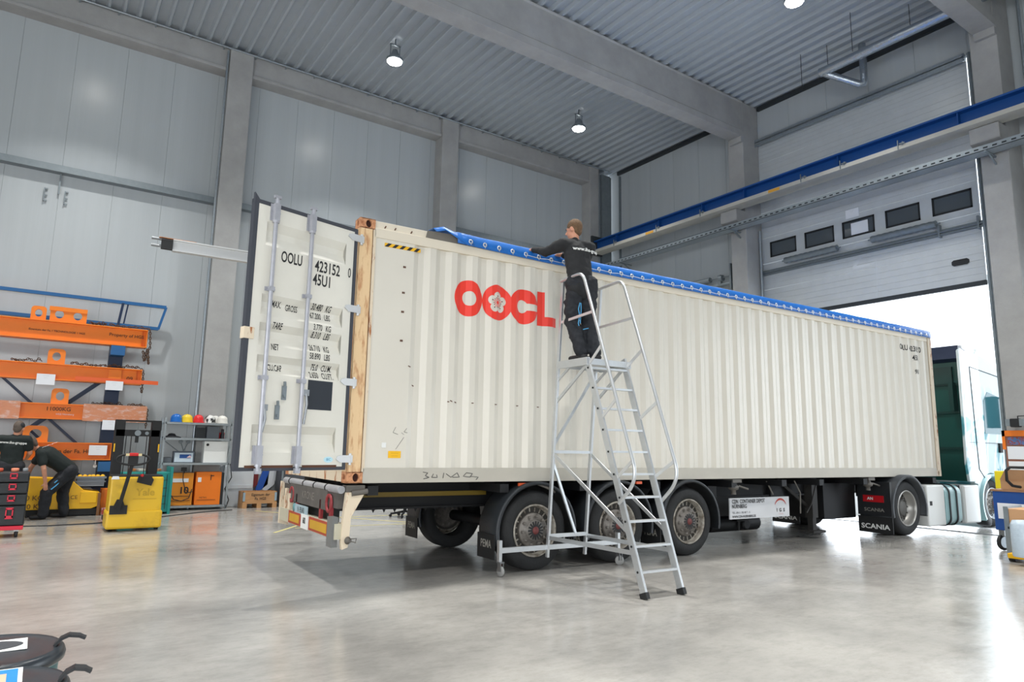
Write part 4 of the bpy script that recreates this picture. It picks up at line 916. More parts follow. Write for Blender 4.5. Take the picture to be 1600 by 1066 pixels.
# handrails
def bend(p0, p1, p2, r, n=8):
    p0, p1, p2 = Vector(p0), Vector(p1), Vector(p2); a_ = p1 + (p0 - p1).normalized() * r; b_ = p1 + (p2 - p1).normalized() * r
    return [(a_ * (1 - t) ** 2 + p1 * 2 * t * (1 - t) + b_ * t * t) for t in [i / n for i in range(n + 1)]]
for x, top, dx in ((2.44, LT, .0), (3.06, RT, -.02)):
    P0 = Vector((top[0] - .02, top[1] + .02, top[2])); P1 = Vector((x, -.86, 3.52)); P2 = Vector((x + dx, -1.76, 1.16)); P3 = Vector((x + dx, -1.47, .90))
    pts = [P0] + bend(P0, P1, P2, .12) + bend(P1, P2, P3, .2) + [P3]
    MB().tube(pts, .019, 12).build('handrail', m_alu, ld)
for (s0, s1), x, dx, tp_ in (((SLb, SLt), 2.44, 0., LT), ((SRb, SRt), 3.06, -.02, RT)):
    for zr in (2.62, 2.0, 1.35):
        t = (3.52 - zr) / (3.52 - 1.16); pr = Vector((x + dx * t, -.86 - .9 * t, zr)); ps = atz(s0, s1, min(zr - .2, 2.48))
        MB().bar(pr, ps, .012, .035).build('rail_strut', m_aluw, ld)
    t = (3.52 - 3.02) / (3.52 - 1.16); pr = Vector((x, -.86 - .9 * t, 3.02)); MB().bar(pr, atz((XL, -.12, .17) if x < 2.6 else RB_, tp_, 3.0), .015, .03).build('knee_rail', m_aluw, ld)
bars([(atz(LB, LT, .42), atz(RB_, RT, .42), .02, .045), (atz(LB, LT, 1.42), atz(RB_, RT, 1.42), .02, .035)], 'cross_bar', m_alu, ld)
bars([(atz(LB, LT, 1.5), atz(RB_, RT, 2.42), .02, .035), (atz(LB, LT, 1.3), lerp(atz(LB, LT, .42), atz(RB_, RT, .42), .72), .02, .035)], 'brace', m_alu, ld)
for (a_, b_), (s0, s1) in (((LB, LT), (SLb, SLt)), ((RB_, RT), (SRb, SRt))):
    bars([(atz(a_, b_, 1.4), atz(s0, s1, .6), .015, .04), (atz(a_, b_, .4), atz(s0, s1, .42), .015, .045), (atz(a_, b_, 2.02), atz(s0, s1, 2.44), .015, .04), (atz(a_, b_, 2.28), lerp(atz(a_, b_, 2.46), atz(s0, s1, 2.46), .5), .015, .03)], 'brace', m_alu, ld)
# ================================================================== people
def fuse(mb, vox, name, mt, parent, smooth=4, disp=0., dscale=.12):
    o = mb.build(name, mt, parent)
    r = o.modifiers.new('r', 'REMESH'); r.mode = 'VOXEL'; r.voxel_size = vox; r.use_smooth_shade = True
    s_ = o.modifiers.new('s', 'SMOOTH'); s_.factor = .5; s_.iterations = smooth
    if disp:
        tx = bpy.data.textures.new('wrinkle', 'CLOUDS'); tx.noise_scale = dscale; tx.noise_depth = 2
        d_ = o.modifiers.new('d', 'DISPLACE'); d_.texture = tx; d_.strength = disp; d_.mid_level = .5; d_.texture_coords = 'GLOBAL'
    dg = bpy.context.evaluated_depsgraph_get(); me = bpy.data.meshes.new_from_object(o.evaluated_get(dg)); o.modifiers.clear(); o.data = me
    for p in me.polygons: p.use_smooth = True
    return o
def cap(mb, a, b, ra, rb, flat=1.0, fdir=None, n=14, steps=8):
    """rounded tapering limb, optionally flattened along fdir"""
    a, b = Vector(a), Vector(b); ax = (b - a)
    t = MB(); t.tube([a + ax * (i / steps) for i in range(steps + 1)], [ra + (rb - ra) * i / steps for i in range(steps + 1)], n)
    t.sphere(a, ra, n=8); t.sphere(b, rb, n=8)
    if fdir is not None:
        f = Vector(fdir).normalized()
        for i, v in enumerate(t.v):
            w_ = v - a; k = w_.dot(f); lin = (b - a); lin = lin * (w_.dot(lin) / max(lin.length_squared, 1e-9)); kk = (w_ - lin).dot(f); t.v[i] = v - f * kk * (1 - flat)
    mb.add(t.v, t.f, True)
def hand(mb, wrist, tip, side, curl, k=1.0):
    """palm + five separate fingers; tip = direction of fingers, side = direction to the thumb, curl = direction the palm faces"""
    w_, d_, s_, c_ = Vector(wrist), Vector(tip).normalized(), Vector(side).normalized(), Vector(curl).normalized()
    pal = w_ + d_ * .05 * k
    for off in (-.03, -.01, .01, .03): cap(mb, w_ + s_ * off * .6 * k, w_ + d_ * .09 * k + s_ * off * k, .016 * k, .013 * k, n=8, steps=3)
    for off, L in ((.033, .066), (.011, .076), (-.011, .07), (-.033, .055)):
        p0 = w_ + d_ * .09 * k + s_ * off * k; p1 = p0 + (d_ + c_ * .25).normalized() * L * .5 * k; p2 = p1 + (d_ + c_ * .9).normalized() * L * .5 * k
        cap(mb, p0, p1, .0095 * k, .0085 * k, n=8, steps=2); cap(mb, p1, p2, .0085 * k, .007 * k, n=8, steps=2)
    p0 = w_ + d_ * .03 * k + s_ * .03 * k; p1 = p0 + (d_ * .6 + s_ * .8 + c_ * .2).normalized() * .04 * k; p2 = p1 + (d_ * .9 + s_ * .3 + c_ * .3).normalized() * .03 * k
    cap(mb, p0, p1, .013 * k, .01 * k, n=8, steps=2); cap(mb, p1, p2, .01 * k, .008 * k, n=8, steps=2)
def head(mb, hair, c, face, upv, k=1.0, cap_=False):
    """c = centre of skull; face = direction the face looks"""
    f = Vector(face).normalized(); u = Vector(upv).normalized(); r_ = f.cross(u).normalized(); u = r_.cross(f); M = Matrix((r_, f, u)).transposed()
    P = lambda x, y, z: Vector(c) + M @ Vector((x, y, z)) * k
    mb.sphere(P(0, -.01, .01), .1 * k, (.78, .98, 1.08), 12, M); mb.sphere(P(0, .035, -.055), .075 * k, (.78, .8, 1.0), 10, M)
    mb.sphere(P(0, .055, -.1), .03 * k, (1.1, .9, .8), 8, M)
    cap(mb, P(0, .09, .0), P(0, .112, -.035), .009 * k, .015 * k, n=8, steps=2)      # nose
    cap(mb, P(-.022, .085, -.068), P(.022, .085, -.068), .008 * k, .008 * k, n=8, steps=2)   # mouth
    for s_ in (-1, 1):
        mb.sphere(P(s_ * .032, .078, .012), .014 * k, (1.2, .7, .7), 6, M); mb.sphere(P(s_ * .082, -.005, -.015), .026 * k, (.35, .8, 1.25), 8, M)
    hair.sphere(P(0, -.018, .028), .104 * k, (.80, 1.0, 1.04), 12, M); hair.sphere(P(0, -.05, -.02), .082 * k, (.86, .68, 1.0), 10, M)
def eyes(pt, c, face, upv, k=1.0):
    f = Vector(face).normalized(); u = Vector(upv).normalized(); r_ = f.cross(u).normalized(); u = r_.cross(f)
    e = MB()
    for s_ in (-1, 1): e.sphere(Vector(c) + (r_ * s_ * .032 + f * .088 + u * .012) * k, .009 * k, n=6)
    e.build('eyes', m_ink, pt)
m_hair = mat('hair_brown', '#6B5138', .8, var=.3, scale=40, bump=1, bscale=90); m_hairg = mat('hair_grey', '#5B5048', .8, var=.3, scale=40)
m_shoe = mat('shoe_black', '#17171A', .6)
# --- man on the ladder (frame K)
pm = thing('person', 'person in a dark jersey standing on the ladder platform, reaching to the tarpaulin', 'person', (2.67, -.62, PZ), 'K')
fz = PZ + .004
HIP = Vector((2.63, -.60, 3.42)); CH = Vector((2.615, -.52, 3.86)); NK = Vector((2.62, -.47, 4.03)); HD = Vector((2.635, -.43, 4.20))
hl, hr = HIP + Vector((-.09, .02, 0)), HIP + Vector((.09, -.02, 0))
kl, kr = Vector((2.56, -.50, 3.0)), Vector((2.76, -.56, 3.01)); al_, ar_ = Vector((2.61, -.62, fz + .09)), Vector((2.77, -.68, fz + .09))
shl, shr = Vector((2.44, -.48, 3.965)), Vector((2.80, -.55, 3.96))
ell_, wl = Vector((2.33, -.25, 3.90)), Vector((2.275, -.04, 3.97)); elr, wr = Vector((2.9, -.33, 3.85)), Vector((2.72, -.08, 3.97))
b_ = MB(); hr_ = MB(); face = Vector((-.45, .9, -.12))
head(b_, hr_, HD, face, (-.03, .05, 1)); cap(b_, NK - Vector((0, .0, .03)), HD - Vector((0, .01, .05)), .06, .055)
cap(b_, HIP, CH, .115, .13, .65, (0, 1, 0)); cap(b_, shl, shr, .055, .055)
for p in ((hl, kl, .085, .06), (hr, kr, .085, .06), (kl, al_, .058, .04), (kr, ar_, .058, .04), (shl, ell_, .045, .038), (ell_, wl, .038, .027), (shr, elr, .05, .042), (elr, wr, .042, .028)): cap(b_, *p)
hand(b_, wl, (-.35, .9, -.15), (.9, .3, .1), (0, .2, -1)); hand(b_, wr, (-.5, .85, -.1), (-.8, -.4, .1), (0, .2, -1))
fuse(b_, .0085, 'body', m_skin, pm, 3)
h_ = fuse(hr_, .01, 'hair', m_hair, pm, 2); eyes(pm, HD, face, (0, 0, 1))
j = MB(); cap(j, HIP + Vector((0, 0, .0)), CH - Vector((0, 0, .03)), .168, .18, .68, (.05, 1, 0)); cap(j, CH, NK - Vector((0, 0, .075)), .17, .12, .66, (0, 1, .1)); cap(j, shl, shr, .078, .078); cap(j, NK - Vector((0, 0, .05)), NK + Vector((0, .005, -.005)), .085, .07)
cap(j, shl, ell_, .08, .062); cap(j, ell_, wl - (wl - ell_) * .06, .062, .043); cap(j, shr, elr, .08, .062); cap(j, elr, wr - (wr - elr) * .06, .062, .043); cap(j, HIP + Vector((-.06, 0, -.02)), HIP + Vector((.07, 0, -.02)), .135, .135, .8, (0, 1, 0))
jo = fuse(j, .014, 'jersey', m_shirt, pm, 4, .028, .09)
q = MB(); vs, fs = text_verts('www.ihs-grup', .062, 1.0, .0015); a_ = Vector((1, -.12, -.06)).normalized(); bb = Vector((.03, .12, 1)).normalized(); o_ = CH + Vector((.045, -.150, .02))
V, F = cut(vs, fs, [-.2 + .02 * i for i in range(24)], 0)
q.add([o_ + a_ * x + bb * y + Vector((0, 1, 0)) * (.9 * (x - .0) ** 2 * 1.6) for x, y in V], F); q.build('print', m_white, pm)
t_ = MB()
for p in ((hl, kl, .112, .092), (hr, kr, .112, .092), (kl, al_ + Vector((0, 0, .02)), .092, .078), (kr, ar_ + Vector((0, 0, .02)), .092, .078)): cap(t_, *p)
cap(t_, hl + Vector((0, 0, .04)), hr + Vector((0, 0, .04)), .125, .125, .9, (0, 1, 0)); t_.obox(kl + Vector((-.06, -.02, .16)), (.09, .12, .2))
tro = fuse(t_, .014, 'trousers', m_trou, pm, 4, .05, .08)
q = MB(); m_cyan = mat('piping_cyan', '#4C9FD0', .6)
q.tube([(2.545, -.672, 3.2), (2.525, -.67, 3.12), (2.545, -.668, 3.04), (2.53, -.66, 2.95), (2.545, -.655, 2.92)], .006, 6); q.tube([(2.56, -.672, 3.2), (2.565, -.67, 3.12), (2.56, -.668, 3.04), (2.56, -.66, 2.95)], .006, 6); q.tube([(2.60, -.665, 2.88), (2.67, -.68, 2.9)], .006, 6)
q.build('trouser_piping', m_cyan, pm)
for a_, in ((al_,), (ar_,)):
    s_ = MB(); cap(s_, a_ + Vector((.01, -.05, -.045)), a_ + Vector((-.04, .15, -.052)), .042, .038, .9, (0, 0, 1)); cap(s_, a_, a_ + Vector((0, -.02, -.05)), .05, .045); fuse(s_, .012, 'shoe', m_shoe, pm, 3)
# --- man bending over the yellow machine (frame B)
p2 = thing('person', 'person in dark workwear bending down over the yellow machine', 'person', (-2.35, 8.8, 0))
HIP = Vector((-2.13, 8.8, .88)); CH = Vector((-2.5, 8.72, 1.17)); NK = Vector((-2.66, 8.7, 1.27)); HD = Vector((-2.8, 8.68, 1.38)); face = Vector((-.8, .15, -.6))
hl, hr = HIP + Vector((-.02, -.09, 0)), HIP + Vector((0, .1, 0)); kl, kr = Vector((-2.46, 8.66, .5)), Vector((-2.2, 9.0, .47)); al_, ar_ = Vector((-2.48, 8.7, .1)), Vector((-2.15, 8.98, .1))
shl, shr = Vector((-2.62, 8.5, 1.2)), Vector((-2.6, 8.9, 1.2)); ell_, wl = Vector((-2.55, 8.45, .93)), Vector((-2.5, 8.52, .68)); elr, wr = Vector((-2.75, 8.95, .95)), Vector((-2.8, 9.0, .72))
b_ = MB(); hr_ = MB(); head(b_, hr_, HD, face, (-.6, 0, .8)); cap(b_, NK, HD, .06, .055); cap(b_, HIP, CH, .13, .15, .8, (.5, 0, .8)); cap(b_, shl, shr, .06, .06)
for p in ((hl, kl, .085, .06), (hr, kr, .085, .06), (kl, al_, .058, .04), (kr, ar_, .058, .04), (shl, ell_, .05, .042), (ell_, wl, .043, .03), (shr, elr, .05, .042), (elr, wr, .043, .03)): cap(b_, *p)
hand(b_, wl, (.1, .15, -1), (-.9, -.3, 0), (.2, .9, 0)); hand(b_, wr, (-.1, 0, -1), (-.9, .3, 0), (.3, -.9, 0))
fuse(b_, .01, 'body', m_skin, p2, 3); fuse(hr_, .011, 'hair', m_hairg, p2, 2); eyes(p2, HD, face, (-.6, 0, .8))
j = MB(); cap(j, HIP + Vector((-.03, 0, .04)), CH, .185, .21, .8, (.55, 0, .8)); cap(j, CH, NK - Vector((-.05, 0, .03)), .2, .12, .8, (.5, 0, .8)); cap(j, shl, shr, .095, .095); cap(j, shl, ell_ * .55 + shl * .45, .09, .08); cap(j, shr, elr * .55 + shr * .45, .09, .08)
fuse(j, .016, 't_shirt', mat('black_shirt', '#16201F', .85, var=.1), p2, 4, .02, .1)
q = MB(); n_ = Vector((-.5, -.35, .8)).normalized(); text(q, 'www.ihs-grup', .055, (-2.52, 8.6, 1.36), (1, -.25, .5), n_.cross(Vector((1, -.25, .5))), off=.005); q.build('print', m_white, p2)
t_ = MB()
for p in ((hl, kl, .13, .105), (hr, kr, .13, .105), (kl, al_, .105, .09), (kr, ar_, .105, .09)): cap(t_, *p)
cap(t_, hl, hr, .145, .145); fuse(t_, .016, 'trousers', m_trou, p2, 4, .04, .1)
q = MB().tube([(-2.25, 8.6, .72), (-2.33, 8.575, .62), (-2.40, 8.565, .55)], .011, 6); q.tube([(-2.28, 8.59, .75), (-2.36, 8.57, .67)], .01, 6); q.build('trouser_piping', m_cyan, p2)
for a_ in (al_, ar_):
    s_ = MB(); cap(s_, a_ + Vector((.03, 0, -.05)), a_ + Vector((-.17, 0, -.055)), .045, .04); fuse(s_, .014, 'shoe', m_shoe, p2, 2)
# --- man with his back to us at the left edge
p1 = thing('person', 'person in a black t-shirt and cap, back turned, at the left edge', 'person', (-3.05, 8.4, 0))
HIP = Vector((-3.05, 8.4, .98)); CH = Vector((-3.05, 8.4, 1.32)); NK = Vector((-3.03, 8.4, 1.53)); HD = Vector((-3.0, 8.42, 1.66)); face = Vector((.35, .9, -.3))
hl, hr = HIP + Vector((-.09, 0, 0)), HIP + Vector((.09, 0, 0)); kl, kr = Vector((-3.16, 8.42, .52)), Vector((-2.96, 8.42, .52)); al_, ar_ = Vector((-3.17, 8.36, .1)), Vector((-2.95, 8.36, .1))
shl, shr = Vector((-3.26, 8.38, 1.46)), Vector((-2.85, 8.38, 1.46)); ell_, wl = Vector((-3.3, 8.5, 1.2)), Vector((-3.15, 8.7, 1.1)); elr, wr = Vector((-2.79, 8.45, 1.22)), Vector((-2.83, 8.68, 1.12))
b_ = MB(); hr_ = MB(); head(b_, hr_, HD, face, (0, 0, 1)); cap(b_, NK - Vector((0, 0, .04)), HD, .06, .055); cap(b_, HIP, CH, .13, .15, .75, (0, 1, 0)); cap(b_, shl, shr, .06, .06)
for p in ((hl, kl, .085, .06), (hr, kr, .085, .06), (kl, al_, .058, .04), (kr, ar_, .058, .04), (shl, ell_, .05, .042), (ell_, wl, .043, .03), (shr, elr, .05, .042), (elr, wr, .043, .03)): cap(b_, *p)
hand(b_, wl, (.5, .8, -.1), (-.5, .3, .8), (.3, 0, -.9)); hand(b_, wr, (-.3, .8, -.1), (.5, .3, .8), (-.3, 0, -.9))
fuse(b_, .01, 'body', m_skin, p1, 3); fuse(hr_, .011, 'hair', m_hairg, p1, 2); eyes(p1, HD, face, (0, 0, 1))
j = MB(); cap(j, HIP, CH, .17, .185, .7, (0, 1, 0)); cap(j, CH, NK - Vector((0, 0, .08)), .18, .12, .7, (0, 1, 0)); cap(j, shl, shr, .08, .08); cap(j, shl, ell_ * .6 + shl * .4, .082, .075); cap(j, shr, elr * .6 + shr * .4, .082, .075)
fuse(j, .016, 't_shirt', MATS['black_shirt'], p1, 4, .02, .1)
q = MB(); text(q, 'www.ihs-gruppe', .06, (-3.05, 8.235, 1.4), (1, 0, -.05), (0, 0, 1), bold=.001); q.build('print', m_white, p1)
t_ = MB()
for p in ((hl, kl, .11, .09), (hr, kr, .11, .09), (kl, al_, .09, .075), (kr, ar_, .09, .075)): cap(t_, *p)
cap(t_, hl, hr, .13, .13); fuse(t_, .018, 'trousers', m_trou, p1, 4, .03, .1)
for a_ in (al_, ar_):
    s_ = MB(); cap(s_, a_ + Vector((0, -.05, -.05)), a_ + Vector((0, .15, -.055)), .045, .04); fuse(s_, .014, 'shoe', m_shoe, p1, 2)
cp_ = MB(); cp_.sphere(HD + Vector((0, 0, .045)), .098, (.9, 1.05, .85), 10); fuse(cp_, .012, 'cap', mat('cap_grey', '#24262A', .8), p1, 2)
# ================================================================== rack of orange lifting beams on the left wall
rk = thing('cantilever_rack', 'dark blue steel rack with crossed braces on the left wall', 'rack', (-2.6, 10.0, 0))
for x in (-1.5, -4.6):
    MB().box(x - .13, x + .13, 9.88, 10.1, 0, 3.55).build('upright', m_navy, rk)
mb = MB().bar((-4.5, 9.98, 3.7), (-1.6, 9.98, 1.0), .05, .09, (0, 1, 0)); mb.bar((-1.6, 9.96, 2.8), (-4.5, 9.96, .2), .05, .09, (0, 1, 0)); mb.bar((-1.55, 9.94, .4), (-2.9, 9.94, 1.7), .05, .09, (0, 1, 0)); mb.bar((-1.6, 9.93, 2.85), (-3.1, 9.93, 1.5), .05, .08, (0, 1, 0))
mb.build('cross_brace', m_navy, rk)
ARM = (3.46, 2.62, 1.86, 1.04)
for x in (-1.5, -4.6):
    for z in ARM:
        a_ = MB().box(x - .13, x + .13, 9.52, 9.9, z - .2 if z in (3.46, 1.04) else z - .1, z)
        a_.build('arm', m_rackblue if z != 1.86 else m_navy, rk)
fr_ = thing('blue_frame', 'blue tubular steel frame lying on top of the rack', 'frame', (-2.2, 10.1, 3.9))
mb = MB().bar((-4.6, 10.12, 4.5), (-.6, 10.12, 4.5), .06, .07); mb.bar((-4.6, 10.12, 4.0), (-.72, 10.12, 3.99), .06, .07); mb.bar((-.6, 10.12, 4.5), (-.72, 10.12, 3.98), .05, .05, (0, 1, 0))
mb.build('rails', m_rackblue, fr_)
mb = MB().bar((-1.46, 10.1, 4.48), (-1.56, 10.1, 3.56), .05, .06, (0, 1, 0)); mb.bar((-1.36, 10.12, 4.48), (-1.46, 10.12, 3.56), .03, .03, (0, 1, 0)); mb.build('stay', m_navy, fr_)
def lug(mb, x, z, w, h, y=9.64, hole=True, t=.05):
    k = 10; out = [(-w/2, 0), (w/2, 0)] + [(w/2 - w*.25 + w*.25*math.cos(a_), h - w*.25 + w*.25*math.sin(a_)) for a_ in [PI/2*i/4 for i in range(5)]] + [(-w/2 + w*.25 - w*.25*math.sin(a_), h - w*.25 + w*.25*math.cos(a_)) for a_ in [PI/2*i/4 for i in range(5)]]
    inn = [(w*.24*math.cos(a_), h*.5 + h*.28*math.sin(a_)) for a_ in [2*PI*i/16 for i in range(16)]]
    vs, fs = fill_shape([out, inn]); n = len(vs)
    mb.add([(x + p, y, z + q) for p, q in vs], fs); mb.add([(x + p, y + t, z + q) for p, q in vs], fs)
    for lp in (out, inn):
        m_ = len(lp); mb.add([(x + p, y + d, z + q) for d in (0, t) for p, q in lp], [(i, (i+1) % m_, m_ + (i+1) % m_, m_ + i) for i in range(m_)])
def lift_beam(x0, x1, zb, zt, label, lugs, txts, dz=0):
    t = thing('lifting_beam', label, 'lifting beam', ((x0 + x1) / 2, 9.7, zb))
    mb = MB(); mb.box(x0, x1, 9.57, 9.85, zt - .02, zt); mb.box(x0, x1, 9.57, 9.85, zb, zb + .02); mb.box(x0, x1, 9.7, 9.72, zb + .02, zt - .02); mb.box(x1 - .02, x1, 9.6, 9.82, zb, zt)
    mb.box(x0, x1 - .1, 9.66, 9.7, zb + .02, zt - .02); mb.build('beam', m_orange, t)
    for (x, w, h) in lugs:
        l_ = MB(); lug(l_, x, zt, w, h); l_.build('lifting_lug', m_orange, t)
    for tx, x, z, s_ in txts:
        q = MB(); text(q, tx, s_, (x, 9.655, z), (1, 0, 0), (0, 0, 1), bold=.001); q.build('lettering', mat('dull_ink', '#5A3A22', .7), t)
    return t
b1 = lift_beam(-6.2, -.97, 3.47, 3.86, 'topmost orange lifting beam, with three large lugs', ((-2.95, .26, .28), (-2.6, .32, .31), (-2.28, .32, .3)), (('Eigentum der Fa. / TECHNOLOGIE 1 HGS', -2.6, 3.66, .055), ('Property of HGS', -1.36, 3.70, .095)))
MB().box(-2.78, -2.12, 9.62, 9.66, 4.08, 4.165).build('lug_bridge', m_orange, b1)
b2 = lift_beam(-6.2, -1.0, 2.66, 2.99, 'second orange lifting beam from the top, marked 09', ((-2.56, .3, .31),), (('09', -1.22, 2.78, .12),))
MB().box(-2.2, -.68, 9.55, 9.57, 2.68, 2.76).build('end_plate', mat('beam_orange_red', '#E2602B', .5), b2)
MB().box(-1.62, -1.38, 9.62, 9.65, 2.75, 2.96).build('stiffener', m_orange, b2)
b3 = lift_beam(-6.2, -.86, 1.88, 2.19, 'orange lifting beam marked 11000 KG, wrapped in film at its end', ((-2.42, .3, .31),), (('11000KG', -2.42, 2.08, .11),))
m_film = mat('cling_film', '#E0A07A', .12, scale=6, col2='#F6EEE8', thr=(.5, .72), stretch=(1, 1, 2.5), bump=1.0, bscale=24, spec=.9, alpha=.6)
MB().box(-2.0, -.84, 9.55, 9.87, 1.86, 2.21).build('film_wrap', m_film, b3, label='shiny transparent film wrap'); MB().box(-3.9, -3.05, 9.55, 9.87, 1.86, 2.21).build('film_wrap', m_film, b3)
q = MB(); text(q, 'HGS Nürnberg', .05, (-2.3, 9.655, 1.98), (1, 0, 0), (0, 0, 1)); q.build('faded_mark', m_white, b3)
b4 = lift_beam(-6.2, -1.42, 1.07, 1.42, 'lowest orange lifting beam with a square loop at the left', ((-2.75, .42, .32),), (('Eigentum der Fa. HGS', -2.2, 1.24, .11),))
# chains lying on the beams
def chain(label, pts, r=.014, per=.05):
    mb = MB(); pts = [Vector(p) for p in pts]; i = 0
    for a_, b_ in zip(pts, pts[1:]):
        L = (b_ - a_).length; n = max(1, int(L / per)); d_ = (b_ - a_).normalized()
        for k in range(n):
            c_ = a_ + (b_ - a_) * ((k + .5) / n); s_ = Vector((0, 1, 0)) if i % 2 else d_.cross(Vector((0, 1, 0))).normalized(); i += 1
            if s_.length < .1: s_ = Vector((1, 0, 0))
            e = [c_ + d_ * (per * .62 * math.cos(t)) + s_ * (per * .36 * math.sin(t)) for t in [2*PI*j/8 for j in range(9)]]
            mb.tube(e, r * .55, 5, cap=False)
    return mb.build('chain', m_rust, base=pts[0], label=label, cat='chain')
def heap(x0, x1, y, z, n, a=.04):
    return [(x0 + (x1 - x0) * i / n, y + random.uniform(-.05, .05), z + .015 + abs(random.gauss(0, a))) for i in range(n + 1)]
chain('rusty chain hanging off the end of the topmost orange beam', heap(-1.7, -1.0, 9.66, 3.87, 12, .03) + [(-.93, 9.62, 3.88), (-.9, 9.6, 3.5), (-.95, 9.6, 3.3), (-1.03, 9.58, 3.4), (-1.0, 9.58, 3.18), (-.92, 9.6, 3.3), (-.9, 9.58, 3.12), (-.95, 9.6, 3.45), (-.98, 9.6, 3.2)], .02)
chain('rusty chain heaped on the topmost beam right of its lugs', heap(-2.05, -1.75, 9.66, 3.87, 16, .03))
chain('rusty chain on the second orange beam right of its lug', heap(-2.3, -1.05, 9.66, 3.0, 30, .025) + [(-.98, 9.6, 2.98), (-.97, 9.6, 2.5), (-1.0, 9.6, 2.6)], .018)
chain('rusty chain on the second orange beam left of its lug', heap(-3.3, -2.8, 9.66, 3.0, 16, .035))
chain('dark chain on the wrapped beam beside the rack upright', heap(-1.85, -1.3, 9.7, 2.2, 16, .03))
chain('rusty chain hanging from the film-wrapped beam end', heap(-1.2, -.9, 9.62, 2.2, 8, .02) + [(-.83, 9.6, 2.15), (-.83, 9.6, 1.75)], .018)
for (x, z, w, h, lb) in ((-2.85, 2.555, .31, .215, 'blank white sheet under the second orange beam, left'), (-1.66, 2.515, .32, .19, 'white sheet on the rack upright under the second orange beam'), (-1.64, 1.69, .3, .2, 'white sheet on the rack upright under the film-wrapped beam'), (-1.82, 1.17, .32, .2, 'white sheet on the lowest orange beam')):
    sheet((x, 9.565 if z in (2.555, 1.17) else 9.515, z), (1, 0, 0), (0, 0, 1), w, h, lb, txt=['- - - - -', '- - -'], tsize=.035)
# ---- yellow machine on the floor, crate of yellow parts, things around
ym = thing('lifting_magnet', 'low yellow machine body with CE mark beside the bending man', 'machine', (-2.3, 9.3, 0))
mb = MB().prism([(-3.4, .14), (-3.4, .78), (-2.1, .72), (-1.85, .5), (-1.58, .46), (-1.55, .2), (-1.7, .14)], (0, 9.12, 0), (1, 0, 0), (0, 0, 1), (0, .5, 0)); mb.build('body', m_yel, ym, bevel=.01)
MB().box(-1.9, -1.62, 9.09, 9.12, .25, .47).build('end_block', m_yel, ym, bevel=.01)
MB().box(-3.4, -1.6, 9.15, 9.6, .02, .14).build('base', m_black, ym); MB().box(-1.6, -1.55, 9.1, 9.2, 0, .44).build('foot_plate', mat('brown_steel', '#7A5230', .6), ym)
q = MB(); text(q, 'CE', .1, (-2.0, 9.115, .36), (1, 0, 0), (0, 0, 1)); text(q, '500 KG', .13, (-2.7, 9.115, .36), (1, 0, 0), (0, 0, 1)); text(q, '1130 KG', .13, (-2.7, 9.115, .2), (1, 0, 0), (0, 0, 1)); q.build('lettering', mat('dull_ink', '#5A3A22', .7), ym)
MB().prism([(0, 0), (.2, 0), (.2, .12), (.1, .16)], (-2.3, 9.115, .5), (1, 0, 0), (0, 0, 1), (0, -.003, 0)).build('plate', m_paper, ym)
cb = thing('parts_crate', 'open grey crate filled with yellow parts on the yellow machine', 'crate', (-1.75, 9.35, .55))
mb = MB(); x0, x1, y0, y1, z0, z1 = -2.0, -1.5, 9.15, 9.5, .55, .76
mb.box(x0, x1, y0, y1, z0, z0 + .02); mb.box(x0, x1, y0, y0 + .015, z0, z1); mb.box(x0, x1, y1 - .015, y1, z0, z1); mb.box(x0, x0 + .015, y0, y1, z0, z1); mb.box(x1 - .015, x1, y0, y1, z0, z1); mb.box(x0 - .015, x1 + .015, y0 - .015, y0, z1 - .04, z1); mb.box(x0 - .01, x1 + .01, y0 - .01, y0, z0 + .1, z0 + .12)
mb.build('shell', mat('crate_grey', '#7D8288', .55), cb)
for k in range(6):
    mb = MB().lathe([(.0, 0), (.045, 0), (.05, .02), (.03, .07), (.0, .075)], (-1.93 + .075 * k, 9.25 + .05 * (k % 2), .72), (random.uniform(-.3, .3), -.3, 1), 8); mb.build('yellow_clamp', m_yel, label='yellow plastic part heaped in the grey crate', cat='clamp', group='yellow parts in the grey crate')
MB().box(-1.99, -1.51, 9.17, 9.48, .57, .71).build('filling', m_yel, cb)
MB().box(-1.53, -1.34, 9.35, 9.7, .0, .5).build('steel_block', m_orange2, label='orange steel block right of the yellow machine', cat='steel block', bevel=.005)
MB().box(-1.52, -1.32, 9.1, 9.28, .0, .14).build('wrapped_bundle', mat('bundle', '#B8A09A', .5, scale=20, col2='#A03A30', thr=(.5, .56)), label='small film-wrapped bundle on the floor by the orange block', cat='bundle', bevel=.02)
mb = MB().lathe([(.035, 0), (.035, .02)], (-1.68, 9.6, .95), (0, 1, 0), 12); mb.box(-1.69, -1.67, 9.6, 9.62, .97, 1.075); mb.build('shackle', m_paper, label='pale shackle hanging under the lowest orange beam', cat='shackle')
